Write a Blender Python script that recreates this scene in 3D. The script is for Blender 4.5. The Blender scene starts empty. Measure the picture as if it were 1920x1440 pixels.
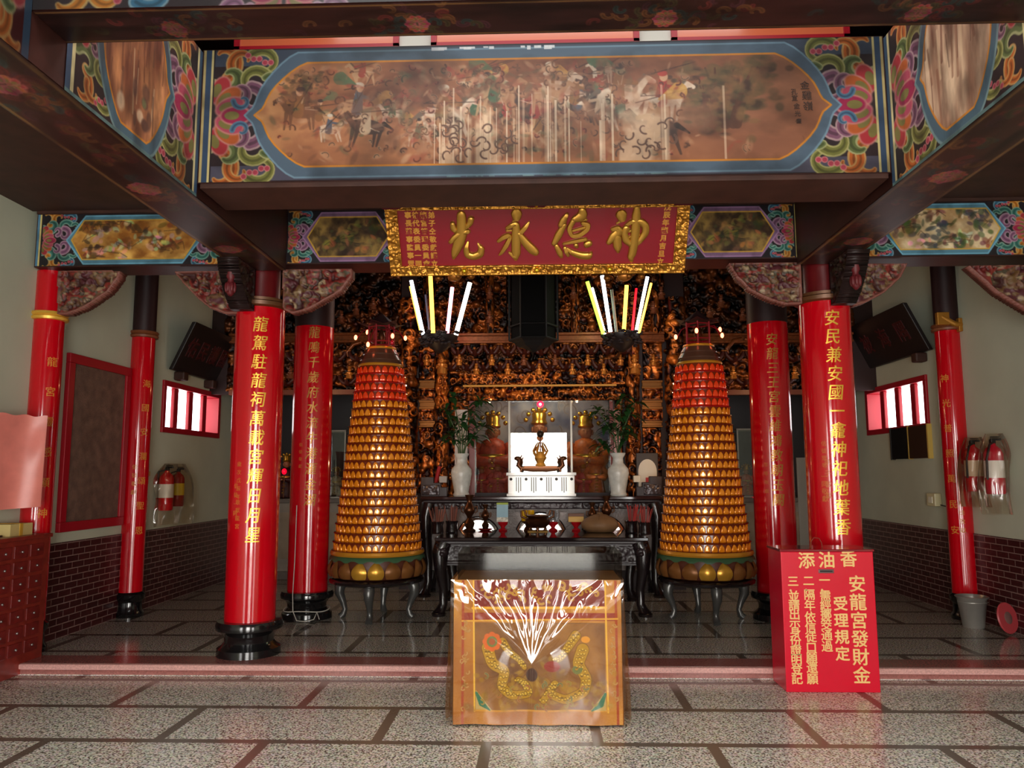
import bpy, bmesh, math, random
import numpy as np
from mathutils import Vector, Matrix

S = bpy.context.scene
COL = S.collection
PI = math.pi

# ------------------------------------------------------------------ camera
F, YAW, PIT, ROL, CX, ZC = 1436.7, .0323, .1172, .0029, -.0287, 1.65
cam_data = bpy.data.cameras.new('camera')
cam_data.sensor_width = 36.0
cam_data.lens = 36.0 * F / 1920
cam_data.clip_start = .05
cam = bpy.data.objects.new('camera', cam_data)
COL.objects.link(cam)
cam.location = (CX, 0, ZC)
_f = Vector((-math.sin(YAW) * math.cos(PIT), math.cos(YAW) * math.cos(PIT), math.sin(PIT)))
_r = Vector((math.cos(YAW), math.sin(YAW), 0))
_u = _r.cross(_f)
_r2 = _r * math.cos(ROL) - _u * math.sin(ROL)
_u2 = _u * math.cos(ROL) + _r * math.sin(ROL)
cam.rotation_euler = Matrix((_r2, _u2, -_f)).transposed().to_euler()
S.camera = cam

# ------------------------------------------------------------------ view, sky, daylight
S.view_settings.view_transform = 'Standard'
S.view_settings.look = 'None'
S.view_settings.gamma = 1
S.view_settings.use_curve_mapping = False
S.view_settings.exposure = -0.3
W = bpy.data.worlds.new('sky')
S.world = W
W.use_nodes = True
_bg = W.node_tree.nodes['Background']
_bg.inputs[0].default_value = (.93, .97, 1, 1)
_bg.inputs[1].default_value = 5.0


def area(name, loc, rot, sx, sy, power, color):
    l = bpy.data.lights.new(name, 'AREA')
    l.shape = 'RECTANGLE'
    l.size = sx
    l.size_y = sy
    l.energy = power
    l.color = color
    o = bpy.data.objects.new(name, l)
    o.location = loc
    o.rotation_euler = rot
    COL.objects.link(o)
    return o


def lamp(name, loc, power, color, radius=.05):
    l = bpy.data.lights.new(name, 'POINT')
    l.energy = power
    l.color = color
    l.shadow_soft_size = radius
    o = bpy.data.objects.new(name, l)
    o.location = loc
    COL.objects.link(o)
    return o


# daylight entering by the three doorways of the front wall (y = -2.5), which are real openings in wall_front
DAY = (1.0, .95, .87)
area('daylight_centre_door', (0, -2.55, 1.5), (PI / 2, 0, 0), 1.9, 3.0, 380, DAY)
area('daylight_east_door', (3.3, -2.55, 1.4), (PI / 2, 0, 0), 1.3, 2.7, 120, DAY)
area('daylight_west_door', (-3.9, -2.55, 1.4), (PI / 2, 0, 0), 1.3, 2.7, 120, DAY)
# daylight falling through the skylight over the front bay
area('daylight_skylight', (0, .6, 5.92), (0, 0, 0), 4.2, 3.0, 160, DAY)
area('daylight_skylight', (0, 4.45, 5.92), (0, 0, 0), 4.0, .9, 26, DAY)
# daylight at the two side windows
area('daylight_east_window', (5.3, 10.78, 2.56), (0, PI / 2, 0), .66, 1.8, 7, (1, .98, .94))
area('daylight_west_window', (-5.3, 10.78, 2.56), (0, -PI / 2, 0), .66, 1.8, 7, (1, .98, .94))


# ------------------------------------------------------------------ photo geometry: a pixel's point on a plane at a known depth
def ray(px, py):
    u2 = (px - 960) / F
    v2 = (720 - py) / F
    u = u2 * math.cos(ROL) + v2 * math.sin(ROL)
    v = -u2 * math.sin(ROL) + v2 * math.cos(ROL)
    yc = math.cos(PIT) - v * math.sin(PIT)
    z = math.sin(PIT) + v * math.cos(PIT)
    return Vector((u * math.cos(YAW) - yc * math.sin(YAW), u * math.sin(YAW) + yc * math.cos(YAW), z))


CAMP = Vector((CX, 0, ZC))


def at(px, py, Y):
    d = ray(px, py)
    return CAMP + d * (Y / d.y)


# ------------------------------------------------------------------ materials
def lin(c):
    return tuple((x / 12.92 if x <= .04045 else ((x + .055) / 1.055) ** 2.4) for x in c)


def rgb(r, g, b):
    return lin((r / 255, g / 255, b / 255)) + (1,)


MATS = {}


def mat(name, color=(200, 200, 200), rough=.5, metal=0, spec=.5, coat=0, emit=None, es=0, noise=0, nscale=6, bump=0, bscale=40, trans=0, alpha=1, attr=None, ior=1.45):
    if name in MATS:
        return MATS[name]
    m = bpy.data.materials.new(name)
    m.use_nodes = True
    nt = m.node_tree
    b = nt.nodes['Principled BSDF']
    c = rgb(*color)
    b.inputs['Base Color'].default_value = c
    b.inputs['Roughness'].default_value = rough
    b.inputs['Metallic'].default_value = metal
    b.inputs['Specular IOR Level'].default_value = spec
    b.inputs['Coat Weight'].default_value = coat
    b.inputs['Coat Roughness'].default_value = .06
    b.inputs['Transmission Weight'].default_value = trans
    b.inputs['Alpha'].default_value = alpha
    b.inputs['IOR'].default_value = ior
    if emit:
        b.inputs['Emission Color'].default_value = rgb(*emit)
        b.inputs['Emission Strength'].default_value = es
    tc = nt.nodes.new('ShaderNodeTexCoord')
    if attr:
        a = nt.nodes.new('ShaderNodeAttribute')
        a.attribute_name = 'Col'
        nt.links.new(a.outputs['Color'], b.inputs['Base Color'])
    if noise:
        n = nt.nodes.new('ShaderNodeTexNoise')
        n.inputs['Scale'].default_value = nscale
        n.inputs['Detail'].default_value = 6
        nt.links.new(tc.outputs['Object'], n.inputs['Vector'])
        mr = nt.nodes.new('ShaderNodeMapRange')
        mr.inputs['From Min'].default_value = .3
        mr.inputs['From Max'].default_value = .7
        mr.inputs['To Min'].default_value = 1 - noise
        mr.inputs['To Max'].default_value = 1 + noise
        nt.links.new(n.outputs['Fac'], mr.inputs['Value'])
        mx = nt.nodes.new('ShaderNodeMix')
        mx.data_type = 'RGBA'
        mx.blend_type = 'MULTIPLY'
        mx.inputs[0].default_value = 1
        mx.inputs[6].default_value = c
        if attr:
            nt.links.new(a.outputs['Color'], mx.inputs[6])
        nt.links.new(mr.outputs['Result'], mx.inputs[7])
        nt.links.new(mx.outputs[2], b.inputs['Base Color'])
    if bump:
        n2 = nt.nodes.new('ShaderNodeTexNoise')
        n2.inputs['Scale'].default_value = bscale
        n2.inputs['Detail'].default_value = 4
        nt.links.new(tc.outputs['Object'], n2.inputs['Vector'])
        bp = nt.nodes.new('ShaderNodeBump')
        bp.inputs['Strength'].default_value = bump
        bp.inputs['Distance'].default_value = .02
        nt.links.new(n2.outputs['Fac'], bp.inputs['Height'])
        nt.links.new(bp.outputs['Normal'], b.inputs['Normal'])
    MATS[name] = m
    return m


def clear_mat(name, tint=(235, 240, 240), fac=.08, rough=.02, power=1.0, grz=.6):
    """Clear sheet: transparent with a Fresnel mirror on top (glass panes, acrylic, plastic film)."""
    if name in MATS:
        return MATS[name]
    m = bpy.data.materials.new(name)
    m.use_nodes = True
    nt = m.node_tree
    nt.nodes.clear()
    out = nt.nodes.new('ShaderNodeOutputMaterial')
    mix = nt.nodes.new('ShaderNodeMixShader')
    tr = nt.nodes.new('ShaderNodeBsdfTransparent')
    tr.inputs[0].default_value = rgb(*tint)
    gl = nt.nodes.new('ShaderNodeBsdfGlossy')
    gl.inputs['Roughness'].default_value = rough
    gl.inputs[0].default_value = (power, power, power, 1)
    lw = nt.nodes.new('ShaderNodeLayerWeight')
    lw.inputs['Blend'].default_value = .25
    ad = nt.nodes.new('ShaderNodeMath')
    ad.operation = 'MULTIPLY_ADD'
    ad.inputs[1].default_value = grz
    ad.inputs[2].default_value = fac
    ad.use_clamp = True
    nt.links.new(lw.outputs['Fresnel'], ad.inputs[0])
    ad2 = ad
    nt.links.new(ad2.outputs[0], mix.inputs[0])
    nt.links.new(tr.outputs[0], mix.inputs[1])
    nt.links.new(gl.outputs[0], mix.inputs[2])
    nt.links.new(mix.outputs[0], out.inputs[0])
    MATS[name] = m
    return m


def glow_mat(name, color, strength):
    if name in MATS:
        return MATS[name]
    m = bpy.data.materials.new(name)
    m.use_nodes = True
    b = m.node_tree.nodes['Principled BSDF']
    b.inputs['Base Color'].default_value = rgb(*color)
    b.inputs['Emission Color'].default_value = rgb(*color)
    b.inputs['Emission Strength'].default_value = strength
    MATS[name] = m
    return m


# ------------------------------------------------------------------ mesh helpers
class MB:
    def __init__(s):
        s.v = []
        s.f = []

    def add(s, vs, fs):
        o = len(s.v)
        s.v += [tuple(p) for p in vs]
        s.f += [tuple(i + o for i in f) for f in fs]
        return s

    def box(s, x0, x1, y0, y1, z0, z1, M=None):
        vs = [Vector((x, y, z)) for x in (x0, x1) for y in (y0, y1) for z in (z0, z1)]
        if M is not None:
            vs = [M @ p for p in vs]
        return s.add(vs, [(0, 1, 3, 2), (4, 6, 7, 5), (0, 4, 5, 1), (2, 3, 7, 6), (0, 2, 6, 4), (1, 5, 7, 3)])

    def lathe(s, prof, c=(0, 0, 0), n=32, cap=True, M=None):
        vs, fs = [], []
        k = len(prof)
        for i in range(n):
            a = 2 * PI * i / n
            for r, z in prof:
                p = Vector((r * math.cos(a) + c[0], r * math.sin(a) + c[1], z + c[2]))
                vs.append(M @ p if M is not None else p)
        for i in range(n):
            j = (i + 1) % n
            for q in range(k - 1):
                fs.append((i * k + q, j * k + q, j * k + q + 1, i * k + q + 1))
        if cap:
            fs.append(tuple(i * k for i in range(n))[::-1])
            fs.append(tuple(i * k + k - 1 for i in range(n)))
        return s.add(vs, fs)

    def tube(s, pts, rad, n=8, cap=True):
        pts = [Vector(p) for p in pts]
        k = len(pts)
        if not hasattr(rad, '__len__'):
            rad = [rad] * k
        vs, fs = [], []
        up = None
        for i, p in enumerate(pts):
            t = (pts[min(i + 1, k - 1)] - pts[max(i - 1, 0)]).normalized()
            if up is None:
                up = Vector((0, 0, 1)) if abs(t.z) < .9 else Vector((1, 0, 0))
            a = t.cross(up)
            if a.length < 1e-6:
                a = t.cross(Vector((0, 1, 0)))
            a.normalize()
            up = a.cross(t).normalized()
            for q in range(n):
                w = 2 * PI * q / n
                vs.append(p + (a * math.cos(w) + up * math.sin(w)) * rad[i])
        for i in range(k - 1):
            for q in range(n):
                r = (q + 1) % n
                fs.append((i * n + q, i * n + r, (i + 1) * n + r, (i + 1) * n + q))
        if cap:
            fs.append(tuple(range(n))[::-1])
            fs.append(tuple((k - 1) * n + q for q in range(n)))
        return s.add(vs, fs)

    def ball(s, c, rx, ry=None, rz=None, n=12, m=8, M=None):
        ry = rx if ry is None else ry
        rz = rx if rz is None else rz
        prof = [(math.sin(PI * i / m), -math.cos(PI * i / m)) for i in range(m + 1)]
        prof[0] = (.02, -1)
        prof[-1] = (.02, 1)
        vs = []
        o = MB().lathe(prof, n=n)
        for p in o.v:
            q = Vector((p[0] * rx + c[0], p[1] * ry + c[1], p[2] * rz + c[2]))
            vs.append(M @ q if M is not None else q)
        return s.add(vs, o.f)

    def prism(s, poly, d0, d1, fr):
        """poly: 2D points; fr(u, v, d) -> 3D; extruded from d0 to d1."""
        n = len(poly)
        vs = [fr(u, v, d0) for u, v in poly] + [fr(u, v, d1) for u, v in poly]
        fs = [tuple(range(n))[::-1], tuple(range(n, 2 * n))]
        for i in range(n):
            j = (i + 1) % n
            fs.append((i, j, n + j, n + i))
        return s.add(vs, fs)

    def build(s, name, m, parent=None, smooth=None, world=False, bevel=0, loc=None):
        off = Vector((0, 0, 0))
        if world and parent is not None:
            p = parent
            while p is not None:
                off = off + p.location
                p = p.parent
        if loc is not None:
            off = off + Vector(loc)
        me = bpy.data.meshes.new(name)
        me.from_pydata([(p[0] - off.x, p[1] - off.y, p[2] - off.z) for p in s.v], [], s.f)
        bm = bmesh.new()
        bm.from_mesh(me)
        bmesh.ops.recalc_face_normals(bm, faces=bm.faces)
        bm.to_mesh(me)
        bm.free()
        if m:
            me.materials.append(m)
        if smooth is not None:
            for p in me.polygons:
                p.use_smooth = True
            me.set_sharp_from_angle(angle=math.radians(smooth))
        o = bpy.data.objects.new(name, me)
        COL.objects.link(o)
        if parent is not None:
            o.parent = parent
        if loc is not None:
            o.location = loc
        if bevel:
            b = o.modifiers.new('bevel', 'BEVEL')
            b.width = bevel
            b.segments = 2
            b.limit_method = 'ANGLE'
        return o


def tag(o, label=None, cat=None, group=None, kind=None):
    if label:
        o['label'] = label
    if cat:
        o['category'] = cat
    if group:
        o['group'] = group
    if kind:
        o['kind'] = kind
    return o


def thing(name, label, cat, loc=(0, 0, 0), group=None, kind='thing'):
    o = bpy.data.objects.new(name, None)
    o.empty_display_size = .1
    COL.objects.link(o)
    o.location = loc
    return tag(o, label, cat, group, kind)


def copy_tree(o, loc, label=None, parent=None, mirror=False):
    c = o.copy()
    COL.objects.link(c)
    c.parent = parent
    if parent is None:
        c.location = loc
    for ch in list(o.children):
        copy_tree(ch, None, None, c)
    if label:
        c['label'] = label
    return c


# ------------------------------------------------------------------ painting onto a grid (colour per vertex, like a brush on the panel)
def fnoise(h, w, cells, seed, octs=4, fall=.5):
    r = np.random.RandomState(seed)
    out = np.zeros((h, w))
    amp = 1.0
    tot = 0
    cy, cx = cells
    for _ in range(octs):
        gy, gx = max(2, int(cy) + 2), max(2, int(cx) + 2)
        g = r.rand(gy, gx)
        yy = np.linspace(0, gy - 1.001, h)
        xx = np.linspace(0, gx - 1.001, w)
        y0 = yy.astype(int)
        x0 = xx.astype(int)
        fy = (yy - y0)[:, None]
        fx = (xx - x0)[None]
        fy = fy * fy * (3 - 2 * fy)
        fx = fx * fx * (3 - 2 * fx)
        a = g[y0][:, x0] * (1 - fx) + g[y0][:, x0 + 1] * fx
        b = g[y0 + 1][:, x0] * (1 - fx) + g[y0 + 1][:, x0 + 1] * fx
        out += amp * (a * (1 - fy) + b * fy)
        tot += amp
        amp *= fall
        cy *= 2
        cx *= 2
    return out / tot


class Canvas:
    def __init__(s, w, h, col):
        s.w, s.h = w, h
        s.a = np.zeros((h, w, 3))
        s.a[:] = np.array(col) / 255.0

    def _mix(s, y0, y1, x0, x1, m, col):
        c = np.array(col) / 255.0
        s.a[y0:y1, x0:x1] += (c - s.a[y0:y1, x0:x1]) * m[..., None]

    def ell(s, cx, cy, rx, ry, col, ang=0, alpha=1, soft=.15):
        R = max(rx, ry) * 1.3 + 2
        x0, x1 = max(0, int(cx - R)), min(s.w, int(cx + R) + 1)
        y0, y1 = max(0, int(cy - R)), min(s.h, int(cy + R) + 1)
        if x1 <= x0 or y1 <= y0:
            return
        yy, xx = np.mgrid[y0:y1, x0:x1]
        dx, dy = xx - cx, yy - cy
        c, n = math.cos(ang), math.sin(ang)
        u = (dx * c + dy * n) / max(rx, .5)
        v = (-dx * n + dy * c) / max(ry, .5)
        d = np.sqrt(u * u + v * v)
        sf = max(soft, 1.0 / max(min(rx, ry), 1))
        s._mix(y0, y1, x0, x1, np.clip((1 - d) / sf + .5, 0, 1) * alpha, col)

    def line(s, pts, wid, col, alpha=1, soft=1.2):
        k = len(pts)
        if not hasattr(wid, '__len__'):
            wid = [wid] * k
        R = max(wid) / 2 + soft + 1
        xs = [p[0] for p in pts]
        ys = [p[1] for p in pts]
        x0, x1 = max(0, int(min(xs) - R)), min(s.w, int(max(xs) + R) + 1)
        y0, y1 = max(0, int(min(ys) - R)), min(s.h, int(max(ys) + R) + 1)
        if x1 <= x0 or y1 <= y0:
            return
        yy, xx = np.mgrid[y0:y1, x0:x1]
        best = np.zeros(yy.shape)
        for i in range(k - 1):
            ax, ay = pts[i]
            bx, by = pts[i + 1]
            dx, dy = bx - ax, by - ay
            t = np.clip(((xx - ax) * dx + (yy - ay) * dy) / (dx * dx + dy * dy + 1e-9), 0, 1)
            d = np.hypot(xx - ax - t * dx, yy - ay - t * dy)
            w = (wid[i] + (wid[i + 1] - wid[i]) * t) / 2
            best = np.maximum(best, np.clip((w - d) / soft + .5, 0, 1))
        s._mix(y0, y1, x0, x1, best * alpha, col)

    def mask(s, poly):
        yy, xx = np.mgrid[0:s.h, 0:s.w]
        m = np.zeros((s.h, s.w), bool)
        n = len(poly)
        for i in range(n):
            ax, ay = poly[i]
            bx, by = poly[(i + 1) % n]
            if ay == by:
                continue
            c = ((ay > yy) != (by > yy)) & (xx < (bx - ax) * (yy - ay) / (by - ay) + ax)
            m ^= c
        return m

    def poly(s, poly, col, alpha=1):
        m = s.mask(poly)
        s._mix(0, s.h, 0, s.w, m.astype(float) * alpha, col)
        return m

    def rect(s, x0, x1, y0, y1, col, alpha=1):
        x0, x1, y0, y1 = [int(round(q)) for q in (x0, x1, y0, y1)]
        s.a[max(0, y0):y1, max(0, x0):x1] += (np.array(col) / 255.0 - s.a[max(0, y0):y1, max(0, x0):x1]) * alpha

    # --- temple ornament strokes
    def vine(s, pts, w, col, edge):
        """A tapering leaf stroke with a pale outline."""
        k = len(pts)
        ws = [w * (1 - .75 * (i / (k - 1)) ** 1.5) for i in range(k)]
        s.line(pts, [q * 1.35 + 1.2 for q in ws], tuple(v * .82 for v in edge))
        s.line(pts, ws, col)
        s.line(pts, [q * .35 for q in ws], tuple(q * .6 for q in col), alpha=.7)

    def curl(s, x, y, r, a0, turn, w, col, edge):
        pts = []
        for i in range(15):
            t = i / 14
            a = a0 + turn * t
            q = r * (1 - .72 * t)
            pts.append((x + q * math.cos(a), y + q * math.sin(a)))
        s.vine(pts, w, col, edge)

    def lotus(s, x, y, r, half=1):
        """Half of a lotus seen in profile, opening along +half x."""
        for a, rr, c in ((-1.25, .95, (164, 50, 56)), (1.25, .95, (164, 50, 56)), (-.75, .9, (176, 88, 44)), (.75, .9, (176, 88, 44)), (-.4, .8, (170, 70, 90)), (.4, .8, (170, 70, 90)), (0, 1.0, (150, 38, 72))):
            px, py = x + half * r * rr * .62 * math.cos(a), y + r * rr * .8 * math.sin(a)
            ang = a if half > 0 else PI - a
            s.ell(px, py, r * .42, r * .275, (190, 124, 116), ang)
            s.ell(px, py, r * .38, r * .23, c, ang)
            s.ell(px - half * r * .1, py, r * .2, r * .12, (120, 110, 60), ang)

    def scroll_end(s, x, y, hw, hh, half=1, pal=0):
        """Lotus with scrolling leaves filling a beam end: x = outer edge, opens along half."""
        P = [((92, 104, 60), (190, 190, 134)), ((176, 92, 40), (226, 172, 104)), ((122, 78, 100), (206, 168, 170)), ((112, 112, 56), (196, 190, 120))]
        if pal:
            P = [((60, 118, 108), (156, 196, 176)), ((196, 120, 40), (236, 196, 120)), ((140, 92, 124), (210, 176, 190)), ((58, 110, 140), (150, 190, 205))]
        w = min(hw, hh)

        def c(u, v, r, a0, turn, wd, col):
            s.curl(x + half * hw * u, y + sy * hh * v, r * w, a0 if half > 0 else PI - a0, turn * half, wd * w, *col)
        for sy in (-1, 1):
            g = sy
            c(.10, .90, .34, -1.2 * g, 3.2 * g, .15, P[1])
            c(.46, .86, .22, 3.6 * g, -3.6 * g, .11, P[1])
            c(.22, .60, .30, -2.6 * g, 4.4 * g, .21, P[0])
            c(.78, .80, .26, 2.4 * g, -4.2 * g, .12, P[3])
            c(.62, .52, .24, .4 * g, 4.6 * g, .13, P[3 if not pal else 0])
            c(.60, .22, .24, 1.6 * g, -4.8 * g, .15, P[2])
            c(.40, .36, .17, -1.4 * g, 4.4 * g, .11, P[2])
            c(.92, .52, .14, 2.6 * g, -4.2 * g, .08, P[0])
            for q in range(5):
                s.ell(x + half * hw * (.52 + .09 * q), y + sy * hh * (.95 - .03 * (q % 2) - .03 * q), w * .05, w * .05, (198, 120, 120))
                s.ell(x + half * hw * (.52 + .09 * q), y + sy * hh * (.95 - .03 * (q % 2) - .03 * q), w * .036, w * .036, (166, 60, 76))
        s.lotus(x, y, w * (.5 if pal else .58), half)

    def lin(s):
        a = np.clip(s.a, 0, 1)
        return np.where(a <= .04045, a / 12.92, ((a + .055) / 1.055) ** 2.4)


def grid_obj(name, P, col, m, parent=None, world=True, back=None, smooth=True):
    """P: (h, w, 3) points, col: (h, w, 3) linear colours or None -> one mesh."""
    h, w = P.shape[:2]
    off = np.zeros(3)
    if world and parent is not None:
        p = parent
        while p is not None:
            off += np.array(p.location)
            p = p.parent
    V = (P - off).reshape(-1, 3)
    i = np.arange((h - 1) * w).reshape(h - 1, w)[:, :-1].ravel()
    fq = np.stack([i, i + w, i + w + 1, i + 1], 1)
    me = bpy.data.meshes.new(name)
    me.vertices.add(len(V))
    me.vertices.foreach_set('co', V.astype(np.float32).ravel())
    me.loops.add(fq.size)
    me.loops.foreach_set('vertex_index', fq.astype(np.int32).ravel())
    me.polygons.add(len(fq))
    me.polygons.foreach_set('loop_start', np.arange(0, fq.size, 4, dtype=np.int32))
    me.update(calc_edges=True)
    me.validate()
    me.polygons.foreach_set('use_smooth', np.full(len(me.polygons), smooth))
    if col is not None:
        at_ = me.attributes.new('Col', 'FLOAT_COLOR', 'POINT')
        c4 = np.concatenate([col.reshape(-1, 3), np.ones((len(V), 1))], 1)
        at_.data.foreach_set('color', c4.astype(np.float32).ravel())
    me.materials.append(m)
    o = bpy.data.objects.new(name, me)
    COL.objects.link(o)
    if parent is not None:
        o.parent = parent
    return o


def paint_face(name, cv, origin, ux, uz, m, parent):
    """Put a canvas on a rectangle: origin is the top-left corner, ux along the width, uz down the height."""
    u = np.linspace(0, 1, cv.w)[None, :, None]
    v = np.linspace(0, 1, cv.h)[:, None, None]
    P = np.array(origin)[None, None] + u * np.array(ux) + v * np.array(uz)
    return grid_obj(name, P, cv.lin(), m, parent)


def carve_height(h, w, cells, seed):
    """0..1 field of overlapping carved leaves, knobs and scrolls; cells = how many motifs down and across."""
    r = np.random.RandomState(seed)
    px = max(3.0, h / max(1, cells[0]) * .5)
    out = .10 * fnoise(h, w, (cells[0] * 2, cells[1] * 2), seed, 2)
    n = int(h * w / (px * px) * 1.5) + 4
    for i in range(n):
        cx, cy = r.rand() * w, r.rand() * h
        rx = px * r.uniform(.6, 1.25)
        kind = r.randint(0, 4)
        ry = rx * (r.uniform(.28, .5) if kind < 2 else r.uniform(.6, 1.0))
        a = r.rand() * 6.28
        R = int(rx * 1.5) + 2
        x0, x1, y0, y1 = max(0, int(cx) - R), min(w, int(cx) + R + 1), max(0, int(cy) - R), min(h, int(cy) + R + 1)
        if x1 <= x0 or y1 <= y0:
            continue
        yy, xx = np.mgrid[y0:y1, x0:x1]
        dx, dy = xx - cx, yy - cy
        u = (dx * math.cos(a) + dy * math.sin(a)) / rx
        v = (-dx * math.sin(a) + dy * math.cos(a) + (.35 * ry * np.cos(u * 3) if kind < 2 else 0)) / ry
        d2 = u * u + v * v
        if kind == 3:      # a scroll
            d = np.sqrt(d2)
            m = np.clip(1 - ((d - .75) / .3) ** 2, 0, 1) + .8 * np.clip(1 - (d / .28) ** 2, 0, 1)
        else:              # a leaf with a groove, or a knob
            m = np.sqrt(np.clip(1 - d2, 0, 1))
            if kind < 2:
                m = m * (1 - .35 * np.exp(-(v / .22) ** 2))
        hh = r.uniform(.35, 1.0)
        out[y0:y1, x0:x1] = np.maximum(out[y0:y1, x0:x1], m * hh)
    return np.clip(out, 0, 1)


def relief(name, x0, x1, z0, z1, y, depth, cells, seed, m, parent, res=.012, colf=None, frame=0.0):
    """Carved panel facing -y: front relief from a height field with side returns."""
    w = max(6, int((x1 - x0) / res))
    h = max(6, int((z1 - z0) / res))
    H = carve_height(h, w, cells, seed)
    if frame:
        e = max(1, int(frame / res))
        H[:e] = H[-e:] = 1
        H[:, :e] = H[:, -e:] = 1
        H[e] = H[-e - 1] = 0
        H[:, e] = H[:, -e - 1] = 0
    xs = np.linspace(x0, x1, w)
    zs = np.linspace(z1, z0, h)
    P = np.zeros((h + 2, w + 2, 3))
    Hp = np.zeros((h + 2, w + 2))
    Hp[1:-1, 1:-1] = H
    P[..., 0] = np.concatenate([[x0], xs, [x1]])[None]
    P[..., 2] = np.concatenate([[z1], zs, [z0]])[:, None]
    P[..., 1] = y - depth * Hp
    P[0, :, 1] = P[-1, :, 1] = y + .04
    P[:, 0, 1] = P[:, -1, 1] = y + .04
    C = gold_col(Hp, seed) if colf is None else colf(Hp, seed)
    return grid_obj(name, P, C, m, parent, smooth=True)


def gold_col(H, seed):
    """Gilding on the raised work, crevice shade painted in as a dark red ground."""
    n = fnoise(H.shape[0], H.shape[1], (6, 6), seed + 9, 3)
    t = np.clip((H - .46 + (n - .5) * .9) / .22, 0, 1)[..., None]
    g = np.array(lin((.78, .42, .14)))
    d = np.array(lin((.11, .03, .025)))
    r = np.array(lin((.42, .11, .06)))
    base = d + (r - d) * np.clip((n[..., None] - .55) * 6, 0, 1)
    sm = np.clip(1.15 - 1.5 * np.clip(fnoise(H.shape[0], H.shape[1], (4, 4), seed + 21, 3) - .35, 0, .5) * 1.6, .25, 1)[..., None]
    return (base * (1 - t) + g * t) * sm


# ------------------------------------------------------------------ lettering
def text_mesh(s, size, depth=.01, bold=0, bevel=0, shear=0, xs=1.0):
    c = bpy.data.curves.new('lettering', 'FONT')
    c.body = s
    c.size = size
    c.extrude = depth / 2
    c.offset = bold
    c.bevel_depth = bevel
    c.bevel_resolution = 2
    c.resolution_u = 4
    c.align_x = 'CENTER'
    c.shear = shear
    o = bpy.data.objects.new('lettering', c)
    COL.objects.link(o)
    dg = bpy.context.evaluated_depsgraph_get()
    dg.update()
    e = o.evaluated_get(dg)
    me = e.to_mesh()
    vs = [(v.co.x * xs, v.co.y - size * .36, v.co.z) for v in me.vertices]
    fs = [tuple(p.vertices) for p in me.polygons]
    e.to_mesh_clear()
    bpy.data.objects.remove(o)
    bpy.data.curves.remove(c)
    return vs, fs


_TX = {}


def glyph(s, size, **k):
    key = (s, size, tuple(sorted(k.items())))
    if key not in _TX:
        _TX[key] = text_mesh(s, size, **k)
    return _TX[key]


def write(mb, s, size, o, ux, uz, un, **k):
    """One word on a flat face: centre o, right ux, up uz, outwards un."""
    o, ux, uz, un = Vector(o), Vector(ux), Vector(uz), Vector(un)
    fat = k.pop('fat', 0)
    vs, fs = glyph(s, size, **k)
    for i, (du, dv) in enumerate(((0, 0), (1, 0), (-1, 0), (0, 1), (0, -1)) if fat else ((0, 0),)):
        mb.add([o + ux * (a + du * fat) + uz * (b + dv * fat) + un * (c - i * .0002) for a, b, c in vs], fs)


def write_column(mb, s, size, cx, cy, r, phi, z, **k):
    """One character bent round an upright shaft; phi = 0 faces -y."""
    fat = k.pop('fat', 0)
    if fat:
        for i, (du, dv) in enumerate(((1, 0), (-1, 0), (0, 1))):
            write_column(mb, s, size, cx, cy, r - i * .0002, phi + du * fat / r, z + dv * fat, **k)
    vs, fs = glyph(s, size, **k)
    bm = bmesh.new()
    bv = [bm.verts.new(p) for p in vs]
    for f in fs:
        try:
            bm.faces.new([bv[i] for i in f])
        except ValueError:
            pass
    q = -size * .5
    while q < size * .5:
        bmesh.ops.bisect_plane(bm, geom=bm.verts[:] + bm.edges[:] + bm.faces[:], plane_co=(q, 0, 0), plane_no=(1, 0, 0))
        q += .016
    bm.verts.ensure_lookup_table()
    out = []
    for i, v in enumerate(bm.verts):
        v.index = i
        a = phi + v.co.x / r
        R = r + .002 + v.co.z
        out.append((cx + R * math.sin(a), cy - R * math.cos(a), z + v.co.y))
    ff = [tuple(v.index for v in f.verts) for f in bm.faces]
    bm.free()
    mb.add(out, ff)

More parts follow.
